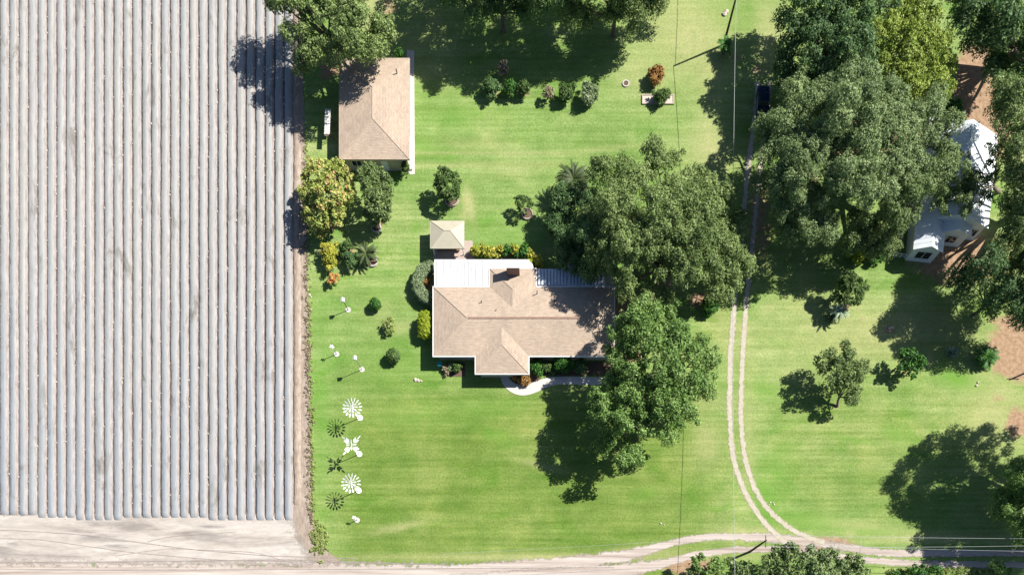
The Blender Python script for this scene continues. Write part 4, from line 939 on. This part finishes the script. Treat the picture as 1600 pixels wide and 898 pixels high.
# patio and paths
def pad(name, poly, z, m):
    o = MB().prism([tuple(P(*p)[:2]) for p in poly][::-1], -.05, z).build(name, m); return tag(o, kind='structure')
pad('patio', [(677,376),(738,376),(742,404),(742,440),(677,440)], .06, M['pinkconcrete'])
pad('step', [(708,402),(727,402),(735,411),(719,420),(708,418)], .30, M['pinkconcrete'])
pad('workshop_path', [(636,78),(647,80),(648,272),(641,273),(636,266)], .05, M['whiteconcrete'])
pad('patio_slab', [(838.6,425),(960,423),(960,470),(838.6,470)], .045, M['concrete'])
def walkway():
    c = np.array([(787,578),(787,590),(795,602),(808,609),(822,610),(838,604),(853,597),(870,594),(900,594),(930,595),(962,597)], float)
    wd = [5,6,7,8,8,8,7,6,6,6,6]; d = np.r_[0, np.cumsum(np.hypot(*np.diff(c, axis=0).T))]; s = np.linspace(0, d[-1], 60)
    x, y, h = np.interp(s, d, c[:, 0]), np.interp(s, d, c[:, 1]), np.interp(s, d, wd); k = np.hanning(9); k /= k.sum()
    x = np.convolve(np.pad(x, 4, mode='edge'), k, 'valid'); y = np.convolve(np.pad(y, 4, mode='edge'), k, 'valid')
    tx, ty = np.gradient(x), np.gradient(y); L = np.hypot(tx, ty); nx, ny = -ty/L*h, tx/L*h; vs = []; fs = []
    for i in range(60):
        for sg in (-1, 1):
            for z in (-.03, .06): vs.append(tuple(P(x[i]+nx[i]*sg, y[i]+ny[i]*sg, z)))
    for i in range(59):
        a = 4*i; b_ = a+4; fs += [(a+1, a+3, b_+3, b_+1), (a, a+1, b_+1, b_), (a+3, a+2, b_+2, b_+3)]
    o = MB().add(vs, fs).build('walkway', M['whiteconcrete']); tag(o, kind='structure')
    bed = MB().prism([tuple(P(*p)[:2]) for p in [(800,585),(828,585),(846,590),(838,597),(824,601),(806,600),(798,592)]][::-1], -.03, .03).build('mulch_bed', M['soilpot']); tag(bed, kind='structure')
    for i, pl in enumerate([[(697,566),(727,566),(727,588),(697,588)], [(831,565),(955,565),(955,586),(831,586)]]):
        tag(MB().prism([tuple(P(*p)[:2]) for p in pl][::-1], -.03, .025).build('mulch_bed', M['soilpot']), kind='structure')
walkway()

# workshop
zw = 3.0; a, b_ = G(530, 248.5, zw), G(639.5, 91, zw); x0, y0, x1, y1 = a.x, a.y, b_.x, b_.y
shop = empty('workshop', ((x0+x1)/2, (y0+y1)/2, 0), 'square tan shingled workshop building with hip roof beside the field', 'workshop')
build_roof('roof', hip(x0, x1, y0, y1, zw, .20, 'y'), M['shingle'], shop)
hh = (x1-x0)/2; zr2 = zw+hh*.20; xm = (x0+x1)/2
hipcap(shop, [((x0,y0,zw),(xm,y0+hh,zr2)), ((x1,y0,zw),(xm,y0+hh,zr2)), ((x0,y1,zw),(xm,y1-hh,zr2)), ((x1,y1,zw),(xm,y1-hh,zr2)), ((xm,y0+hh,zr2),(xm,y1-hh,zr2))], bpy.data.materials['cap_shingles'], .06)
fascia([(x0,y0),(x1,y0),(x1,y1),(x0,y1)], zw-.2, zw+.015, simple('tan_fascia', (.42,.33,.26), .7, .1), shop, .04)
MB().prism([(x0+.02,y0+.02),(x1-.02,y0+.02),(x1-.02,y1-.02),(x0+.02,y1-.02)], zw-.15, zw-.1).build('soffit', M['wallbeige'], shop)
MB().prism([(x0+.5,y0+.5),(x1-.5,y0+.5),(x1-.5,y1-.5),(x0+.5,y1-.5)], -.02, zw-.155).build('walls', M['wallbeige'], shop)
window(shop, x0+1.5, x0+3, 1, 2.1, y0+.5, 's'); door(shop, x0+6, x0+7, y0+.5)
for v in (y0+2.5, y0+7): window(shop, v, v+1.3, 1, 2.1, x0+.5, 'w')
mb = MB()
for k in range(6): mb.box(x1-.5, x1-.46, y0+2.2, y0+5.6, .03+k*.4, .40+k*.4)
mb.build('garage_door', M['white'], shop)
g = G(619, 109, 4.0); MB().tube([(g.x, g.y, 3.4), (g.x, g.y, 4.15)], .08, 8).build('vent_pipe', M['darkmetal'], shop)

# garden swing with canopy
c = G(511.5, 190, 2.0); sw = empty('garden_swing', (c.x, c.y, 0), 'garden swing with long worn white canopy and brown wooden frame left of the workshop', 'garden swing', rz=R(-2.5))
def loc(mb, name, m, parent): 
    o = mb.build(name, m, None); o.parent = parent; return o
loc(MB().add([(-.42,-1.9,1.93),(.42,-1.9,2.0),(.42,1.9,2.0),(-.42,1.9,1.93),(-.42,-1.9,1.97),(.42,-1.9,2.04),(.42,1.9,2.04),(-.42,1.9,1.97)], [(3,2,1,0),(4,5,6,7),(0,1,5,4),(1,2,6,5),(2,3,7,6),(3,0,4,7)]), 'canopy', M['canopy'], sw)
mb = MB()
for k in range(8): mb.box(-.44, .44, -1.88+k*.53, -1.84+k*.53, 2.045, 2.06)
loc(mb, 'canopy_ribs', M['white'], sw)
for sx in (-.3, .35):
    for sy in (-1.2, 1.2): loc(MB().tube([(sx*1.3, sy, 0), (sx, sy, 1.95)], .045, 6), 'leg', M['brownwood'], sw)
mb = MB(); mb.box(-1.0, -.95, -1.0, 1.0, .5, .56); mb.box(-.35, -.3, -1.0, 1.0, .5, .56); mb.box(-1, -.3, -1.0, -.94, .5, .56); mb.box(-1, -.3, .94, 1.0, .5, .56)
loc(mb, 'seat_frame', M['pinkconcrete'], sw)
mb = MB()
for k in range(7): mb.box(-.94+k*.085, -.88+k*.085, -.93, .93, .5, .53)
loc(mb, 'seat_slats', M['brownwood'], sw)
for sy in (-.97, .97): loc(MB().tube([(-.65, sy, .53), (-.2, sy, 1.9)], .015, 5), 'hanger', M['darkmetal'], sw)

# white house on the right
wh = empty('white_house', (*P(1475, 350)[:2], 0), 'white painted farmhouse with pale metal roof half hidden by oaks', 'house', rz=R(-6))
cw = P(1475, 350)
def L_(px, py): 
    v = P(px, py)-cw; return v.x, v.y
def gable_block(x0, x1, y0, y1, zeave, pitch, axis, ov=.35, nm=('roof', 'walls'), zt=0):
    "local coordinates of the house"
    wl = MB(); h = ((x1-x0) if axis == 'y' else (y1-y0))/2; zr = zeave+h*pitch
    if axis == 'y':
        xm = (x0+x1)/2
        wl.add([(x0,y0,0),(x1,y0,0),(x1,y0,zeave),(xm,y0,zr),(x0,y0,zeave),(x0,y1,0),(x1,y1,0),(x1,y1,zeave),(xm,y1,zr),(x0,y1,zeave)],
               [(0,1,2,3,4),(9,8,7,6,5),(0,5,6,1),(1,6,7,2),(4,9,5,0)])
        d = ov; dz = d*pitch; t = .05
        a = [(x0-d, y0-d, zeave-dz+.06), (xm, y0-d, zr+.06), (x1+d, y0-d, zeave-dz+.06), (x0-d, y1+d, zeave-dz+.06), (xm, y1+d, zr+.06), (x1+d, y1+d, zeave-dz+.06)]
    else:
        ym_ = (y0+y1)/2
        wl.add([(x0,y1,0),(x0,y0,0),(x0,y0,zeave),(x0,ym_,zr),(x0,y1,zeave),(x1,y1,0),(x1,y0,0),(x1,y0,zeave),(x1,ym_,zr),(x1,y1,zeave)],
               [(0,1,2,3,4),(9,8,7,6,5),(0,5,6,1),(1,6,7,2),(4,9,5,0)])
        d = ov; dz = d*pitch
        a = [(x0-d, y1+d, zeave-dz+.06), (x0-d, ym_, zr+.06), (x0-d, y0-d, zeave-dz+.06), (x1+d, y1+d, zeave-dz+.06), (x1+d, ym_, zr+.06), (x1+d, y0-d, zeave-dz+.06)]
    up = [(p[0], p[1], p[2]+.07) for p in a]
    rf = MB().add(a+up, [(6,7,10,9),(7,8,11,10),(1,0,3,4),(2,1,4,5),(0,1,7,6),(1,2,8,7),(4,3,9,10),(5,4,10,11),(3,0,6,9),(2,5,11,8)])
    w_ = loc(wl, nm[1], M['wallwhite'], wh); r_ = loc(rf, nm[0], M['housemetal'], wh)
    sm = MB(); L = (y1-y0 if axis == 'y' else x1-x0); n = int(L/.6)
    for k in range(1, n):
        q = k/n
        for s in (0, 2):
            p0 = Vector(up[s]).lerp(Vector(up[s+3]), q); p1 = Vector(up[1]).lerp(Vector(up[4]), q); sm.tube([p0+Vector((0,0,.01)), p1+Vector((0,0,.01))], .022, 4)
    o = sm.build('seams', M['housemetal']); o.parent = r_
    return r_
def ph(px, py, z):
    "apparent position -> local xy of the rotated house"
    v = G(px, py, z)-cw; a = R(6); return v.x*math.cos(a)-v.y*math.sin(a), v.x*math.sin(a)+v.y*math.cos(a)
s0 = ph(1440, 342, 3.4); s1 = ph(1556, 215, 3.4)
gable_block(s0[0], s1[0], s0[1], s1[1], 3.4, .45, 'y')
n0 = ph(1450, 240, 3.2); n1 = ph(1528, 192, 3.2)
gable_block(n0[0], n1[0], n0[1], n1[1], 3.1, .2, 'x', .3)
w0 = ph(1431, 386, 3.2); w1 = ph(1476, 350, 3.2)
gable_block(w0[0], w1[0], w0[1], w1[1]+2, 3.1, .5, 'y', .3)
v0 = ph(1470, 360, 3.2); v1 = ph(1520, 330, 3.2)
gable_block(v0[0], v1[0], v0[1], v1[1]+2, 3.1, .42, 'y', .3)
def lwin(x0, x1, y, z0, z1):
    gl = loc(MB().box(x0, x1, y-.03, y+.02, z0, z1), 'window', M['glass'], wh); fr = MB(); t = .09
    for bx in ((x0-t, x1+t, z0-t, z0), (x0-t, x1+t, z1, z1+t), (x0-t, x0, z0, z1), (x1, x1+t, z0, z1), ((x0+x1)/2-.03, (x0+x1)/2+.03, z0, z1)): fr.box(bx[0], bx[1], y-.07, y+.02, bx[2], bx[3])
    o = fr.build('frame', M['white']); o.parent = gl
m_ = (w0[0]+w1[0])/2; lwin(m_-1.1, m_+1.1, w0[1], .9, 2.4)
m_ = (v0[0]+v1[0])/2; lwin(m_-.5, m_+1.0, v0[1], .9, 2.3)
lwin(s1[0]-1.6, s1[0]-.5, s0[1], 1.0, 2.4)
lwin(n0[0]+1, n0[0]+2.2, n0[1], 1.0, 2.2)
fp = MB(); g0 = ph(1395, 401, 0); 
fp.box(w0[0]-2.6, w0[0]-.1, w0[1]+.2, w0[1]+.28, .5, .58); fp.box(w0[0]-2.6, w0[0]-.1, w0[1]+.2, w0[1]+.28, 1.0, 1.08)
for k in range(4): fp.box(w0[0]-2.6+k*.8, w0[0]-2.52+k*.8, w0[1]+.2, w0[1]+.28, 0, 1.15)
loc(fp, 'porch_railing', M['white'], wh)

# ---------------------------------------------------------------- poles and wires
def pole(label, px, py, h=8.4, arm=True, ang=0):
    c = P(px, py); e_ = empty('utility_pole', c, label, 'utility pole', 'wooden utility poles', rz=ang)
    loc(MB().tube([(0,0,-.3),(0,0,h*.5),(0,0,h)], [.19,.16,.12], 10), 'shaft', M['polewood'], e_)
    if arm:
        loc(MB().box(-.9, .9, -.16, -.06, h-.7, h-.58), 'crossarm', M['polewood'], e_)
        for x in (-.8, 0.0, .8): loc(MB().tube([(x, -.11, h-.58), (x, -.11, h-.5), (x, -.11, h-.42)], [.05,.07,.04], 8), 'insulator', M['greymetal'], e_)
    return e_
pole('dark wooden utility pole leaning up from the little palm near the top edge', 1131, 70, 8.3, False)
pole('wooden utility pole rising from the roadside bushes at the bottom', 1172, 861, 8.3, True, R(90))
MB
tb = MB().tube([(.32,0,5.6),(.32,0,6.5)], .22, 10); 
pole('utility pole at the right edge of the bottom road', 1608, 867, 8.3, True, R(90))
pole('utility pole beyond the right edge beside the orange bare soil', 1655, 560, 8.3, True)
pole('utility pole below the frame where the long lawn wire ends', 1128, 965, 8.3, False)
def wire(label, a, b_, sag, r=.022, n=24, group=None, mid=None):
    a, b_ = Vector(a), Vector(b_); pts = []
    for k in range(n+1):
        t_ = k/n; p = a.lerp(b_, t_); p.z -= 4*sag*t_*(1-t_); pts.append(p)
    o = MB().tube(pts, r, 5).build('overhead_wire', M['wire']); tag(o, label, 'wire', group)
wire('pale overhead wire crossing the upper lawn towards the large oak', P(1129, 70, 8.2), P(1128, 965, 8.2), 1.9, .03)
wire('upper thin overhead wire above the bottom road', P(1172, 852, 7.7), P(1608, 858, 7.9), .5, .022)
wire('wire running on from the roadside pole towards the field', P(1172, 852, 7.7), P(700, 880, 7.7), .5, .015)
wire('middle overhead wire over the shaded end of the bottom road', P(1172, 869, 7.7), P(1608, 867, 7.9), .9, .022)
wire('lowest overhead wire over the shaded end of the bottom road', P(1172, 861, 6.9), P(1608, 876, 7.5), 1.1, .020)
wire('thin wire dropping from the pole near the top to the far tree line', P(1131, 70, 8.1), P(1120, -400, 8.1), 1.0, .03)

# ---------------------------------------------------------------- garden poles and spinners
def birdpole(label, px, py, h, kind):
    c = P(px, py); e_ = empty('garden_pole', c, label, 'garden pole')
    loc(MB().prism([(.42*math.cos(a*math.pi/9), .42*math.sin(a*math.pi/9)) for a in range(18)], -.02, .07), 'base_disc', M['whiteconcrete'], e_)
    loc(MB().tube([(0,0,0),(0,0,h)], .055, 8), 'pole', M['polewood' if kind == 'dark' else 'greymetal'], e_)
    if kind in ('house', 'dark'):
        hb = MB(); s = .2; hb.box(-s, s, -s, s, h, h+.35); loc(hb, 'birdhouse', M['white'], e_)
        loc(MB().add([(-.3,-.28,h+.33),(.3,-.28,h+.33),(.3,.28,h+.33),(-.3,.28,h+.33),(0,-.28,h+.55),(0,.28,h+.55)], [(0,1,4),(2,3,5),(1,2,5,4),(3,0,4,5),(3,2,1,0)]), 'birdhouse_roof', M['white'], e_)
    else:
        for k in range(6):
            a = k*math.pi/3; d = Vector((math.cos(a), math.sin(a)*.8, .35*math.sin(a))); s = Vector((-math.sin(a), math.cos(a), .3))*.1
            p = Vector((0, 0, h)); loc(MB().add([p, p+d*.25+s, p+d*.42, p+d*.25-s, p+d*.25-Vector((0,0,.04))], [(0,3,2,1),(0,1,4),(1,2,4),(2,3,4),(3,0,4)]), 'blade', M['white'], e_)
        loc(MB().tube([(0,0,h),(0,-.5,h+.02)], .02, 6), 'tail', M['darkmetal'], e_)
birdpole('dark short garden pole with small white box, topmost on the left lawn', 544, 484, 2.5, 'dark')
birdpole('small garden windmill with white blades left of the tall box pole', 526, 553, 2.3, 'mill')
birdpole('tall grey garden pole with white box standing on a round pale disc', 565.5, 577, 3.5, 'house')
birdpole('tiny white garden windmill below the three white spinners', 558, 812, 1.5, 'mill')
def petal(mb, p, d, L, w_, tilt=.5):
    d = d.normalized(); s = d.cross(Vector((0,0,1))).normalized(); u = s.cross(d); s2 = s*math.cos(tilt)+u*math.sin(tilt); pts = []; n = 6
    vs = []; fs = []
    for j in range(n+1):
        t_ = j/n; ww = w_*math.sin(math.pi*(.12+.8*t_))**.7; q = p+d*L*t_; cup = u*(-.25*ww)
        vs += [q-s2*ww+Vector((0,0,.0)), q+cup, q+s2*ww]
    for j in range(n):
        a = 3*j; fs += [(a, a+3, a+4, a+1), (a+1, a+4, a+5, a+2)]
    mb.add(vs, fs)
def spinner(label, px, py, kind, h=4.0, rot=0):
    c = P(px, py); e_ = empty('wind_spinner', c, label, 'wind spinner', 'white wind spinners in a row', rz=rot)
    loc(MB().prism([(.45*math.cos(a*math.pi/9), .45*math.sin(a*math.pi/9)) for a in range(18)], -.02, .08), 'base_disc', M['white'], e_)
    loc(MB().tube([(0,0,0),(0,0,h)], .06, 8), 'pole', M['white'], e_)
    loc(MB().tube([(0,-.5,h+.05),(0,.5,h+.05)], .07, 8), 'hub', M['greymetal'], e_)
    def arm(a, r0, r1, w_, z=0.0):
        d = Vector((math.cos(a), math.sin(a), 0)); mb = MB(); mb.tube([Vector((0,0,h+z))+d*.1, Vector((0,0,h+z))+d*r1], .018, 5)
        petal(mb, Vector((0,0,h+z))+d*r0, d, r1-r0, w_*.85, .45); loc(mb, 'petal', M['white'], e_)
    if kind == 'round':
        for k in range(16): arm(2*math.pi*k/16+.1, .98, 1.5, .145, .02)
        for k in range(9): arm(2*math.pi*k/9, .45, .88, .12, .22)
    else:
        for k in range(4):
            a = math.pi/4+k*math.pi/2; d = Vector((math.cos(a), math.sin(a), 0)); arm(a, 1.3, 1.95, .12)
            for r0, off in ((.55, .34), (.85, .28)):
                for sg in (-1, 1):
                    mb = MB(); petal(mb, Vector((0,0,h+.1))+d*r0, Vector((math.cos(a+sg*.7), math.sin(a+sg*.7), 0)), .53, .135, .3); loc(mb, 'petal', M['white'], e_)
            arm(a+math.pi/4, .3, .8, .14, .2)
spinner('white round flower wind spinner, topmost of the three', 562.5, 652.5, 'round')
spinner('white four armed star wind spinner in the middle of the three', 561.5, 709, 'star', rot=.05)
spinner('white round flower wind spinner, lowest of the three', 560.5, 766, 'round', rot=.15)

# ---------------------------------------------------------------- small garden things
def trellis():
    c = P(511, 402); e_ = empty('garden_trellis', c, 'weathered wooden trellis standing behind the yellow croton', 'trellis')
    for x in (-.9, .5): loc(MB().box(x-.04, x+.04, -.04, .04, 0, 1.9), 'post', M['brownwood'], e_)
    mb = MB()
    for k in range(4): mb.box(-1.1, .7, -.02, .02, .5+k*.42, .55+k*.42)
    loc(mb, 'rails', M['stone'], e_)
trellis()
def frame_bed():
    c = P(1028, 156); e_ = empty('planting_bed', c, 'long rectangular brick edged planting bed holding the dark shrub on the upper lawn', 'planter')
    mb = MB(); a, b_ = 2.5, .75
    mb.box(-a, a, -b_, -b_+.15, -.02, .18); mb.box(-a, a, b_-.15, b_, -.02, .18); mb.box(-a, -a+.15, -b_+.15, b_-.15, -.02, .178); mb.box(a-.15, a, -b_+.15, b_-.15, -.02, .178)
    loc(mb, 'edging', M['pinkconcrete'], e_); loc(MB().box(-a+.15, a-.15, -b_+.15, b_-.15, -.02, .1), 'gravel', M['stone'], e_)
frame_bed()
def rocks(label, px, py, n, s, seed):
    r = random.Random(seed); mb = MB()
    for _ in range(n):
        q = s*r.uniform(.5, 1); p = P(px+r.uniform(-5, 5), py+r.uniform(-3, 3), q*.3); mb.blob(p, (q, q*r.uniform(.7, 1.1), q*.6), 8, 5, .18)
    c = P(px, py); 
    e_ = mb.build('rock_cluster', M['stone']); e_.data.transform(__import__('mathutils').Matrix.Translation(-c)); e_.location = c; tag(e_, label, 'rocks')
rocks('little cluster of pale rocks on the lawn below the left end of the house', 654, 593, 6, .3, 1)
rocks('pale rocks scattered at the top edge of the lawn beside the wheel ruts', 1130, 22, 3, .38, 2)
rocks('small dark lone rock on the lower lawn left of the driveway', 1037, 820, 2, .2, 3)
rocks('pale stones on the field edge level with the coral bush', 487, 461, 4, .22, 4)
rocks('two white stones beside the vivid green lawn patch on the right', 1524, 600, 3, .22, 5)
rocks('bleached stones on the bare spot left of the oak shadow on the right lawn', 1390, 512, 5, .25, 6)
rocks('white stones beside the right wheel track where it bends', 1205, 787, 5, .18, 7)
def bin_():
    c = P(688, 572); e_ = empty('wheeled_bin', c, 'small blue green bin against the front wall at the left corner of the house', 'bin')
    loc(MB().add([(-.24,-.26,0.05),(.24,-.26,.05),(.24,.26,.05),(-.24,.26,.05),(-.3,-.33,.95),(.3,-.33,.95),(.3,.33,.95),(-.3,.33,.95)], [(3,2,1,0),(4,5,6,7),(0,1,5,4),(1,2,6,5),(2,3,7,6),(3,0,4,7)]), 'body', simple('teal_plastic', (.03,.22,.24), .5, .1), e_)
    loc(MB().box(-.33, .33, -.36, .36, .953, 1.02, .02), 'lid', bpy.data.materials['teal_plastic'], e_)
    for s in (-.2, .2): loc(MB().tube([(s-.03,.27,.1),(s+.03,.27,.1)], .1, 10), 'wheel', M['rubber'], e_)
bin_()
def seat_():
    c = P(663, 449); e_ = empty('garden_bench', c, 'small white bench inside the C shaped hedge', 'bench')
    loc(MB().box(-.2, .2, -.6, .6, .4, .46), 'seat', M['white'], e_); loc(MB().box(-.25, -.2, -.6, .6, .5, .85), 'backrest', M['white'], e_)
    for x in (-.17, .17):
        for y in (-.55, .55): loc(MB().box(x-.03, x+.03, y-.03, y+.03, 0, .4), 'leg', M['white'], e_)
seat_()

# pickup truck, nose pointing up the picture
def truck():
    c = P(1190, 168); e_ = empty('pickup_truck', c, 'dark blue pickup truck parked in the shade at the head of the driveway', 'pickup truck', rz=R(-2))
    # body cross sections along y (length), half widths and heights
    secs = [(-2.75,.86,.55,.95),(-2.7,.93,.45,1.05),(-.6,.95,.42,1.07),(1.2,.95,.42,1.06),(1.9,.94,.42,1.02),(2.5,.9,.45,.96),(2.72,.78,.52,.82)]
    vs = []; fs = []
    for y, w_, z0, z1 in secs:
        vs += [(-w_*.92,y,z0),(-w_,y,z0+.15),(-w_,y,z1-.14),(-w_*.9,y,z1),(w_*.9,y,z1),(w_,y,z1-.14),(w_,y,z0+.15),(w_*.92,y,z0)]
    for i in range(len(secs)-1):
        for k in range(8): fs.append((8*i+k, 8*i+(k+1) % 8, 8*i+8+(k+1) % 8, 8*i+8+k))
    fs += [tuple(range(8)), tuple(8*(len(secs)-1)+k for k in range(7, -1, -1))]
    loc(MB().add(vs, fs), 'body', M['truckpaint'], e_)
    cb = MB(); lo = [(-.86,-.75,1.06),(.86,-.75,1.06),(.86,1.45,1.05),(-.86,1.45,1.05)]; hi = [(-.68,-.5,1.75),(.68,-.5,1.75),(.68,.7,1.75),(-.68,.7,1.75)]
    cb.add(lo+hi, [(4,5,6,7),(0,1,5,4),(1,2,6,5),(2,3,7,6),(3,0,4,7)]); loc(cb, 'cab', M['truckpaint'], e_)
    loc(MB().add([(-.74,1.39,1.14),(.74,1.39,1.14),(.61,.80,1.70),(-.61,.80,1.70)], [(0,1,2,3)]), 'windscreen', M['glass'], e_)
    loc(MB().add([(-.70,-.765,1.16),(.70,-.765,1.16),(.60,-.57,1.66),(-.60,-.57,1.66)], [(1,0,3,2)]), 'rear_window', M['glass'], e_)
    for s in (-1, 1):
        loc(MB().add([(s*.852,-.55,1.15),(s*.852,1.12,1.15),(s*.715,.66,1.68),(s*.715,-.42,1.68)], [(0,1,2,3)]), 'side_window', M['glass'], e_)
        loc(MB().box(min(s*.95, s*1.13), max(s*.95, s*1.13), .95, 1.1, 1.05, 1.22, .02), 'mirror', M['truckpaint'], e_)
        loc(MB().box(s*.68-.14, s*.68+.14, 2.62, 2.74, .68, .82, .02), 'headlight', M['lamp'], e_)
        for y in (-1.75, 1.75):
            x0_, x1_ = sorted((s*.72, s*.96)); w_ = loc(MB().tube([(x0_, y, .38), (x1_, y, .38)], .38, 18), 'wheel', M['rubber'], e_)
            r_ = MB().tube([(s*.965, y, .38), (s*.975, y, .38)], .2, 12).build('rim', M['greymetal']); r_.parent = w_
    loc(MB().box(-.74, .74, -2.6, -.95, 1.075, 1.085), 'bed_liner', M['darkmetal'], e_)
    for x0_, x1_ in ((-.9, -.76), (.76, .9)): loc(MB().box(x0_, x1_, -2.65, -.85, 1.07, 1.16, .01), 'bed_rail', M['truckpaint'], e_)
    loc(MB().box(-.85, .85, 2.66, 2.82, .46, .64, .03), 'bumper', M['greymetal'], e_)
truck()
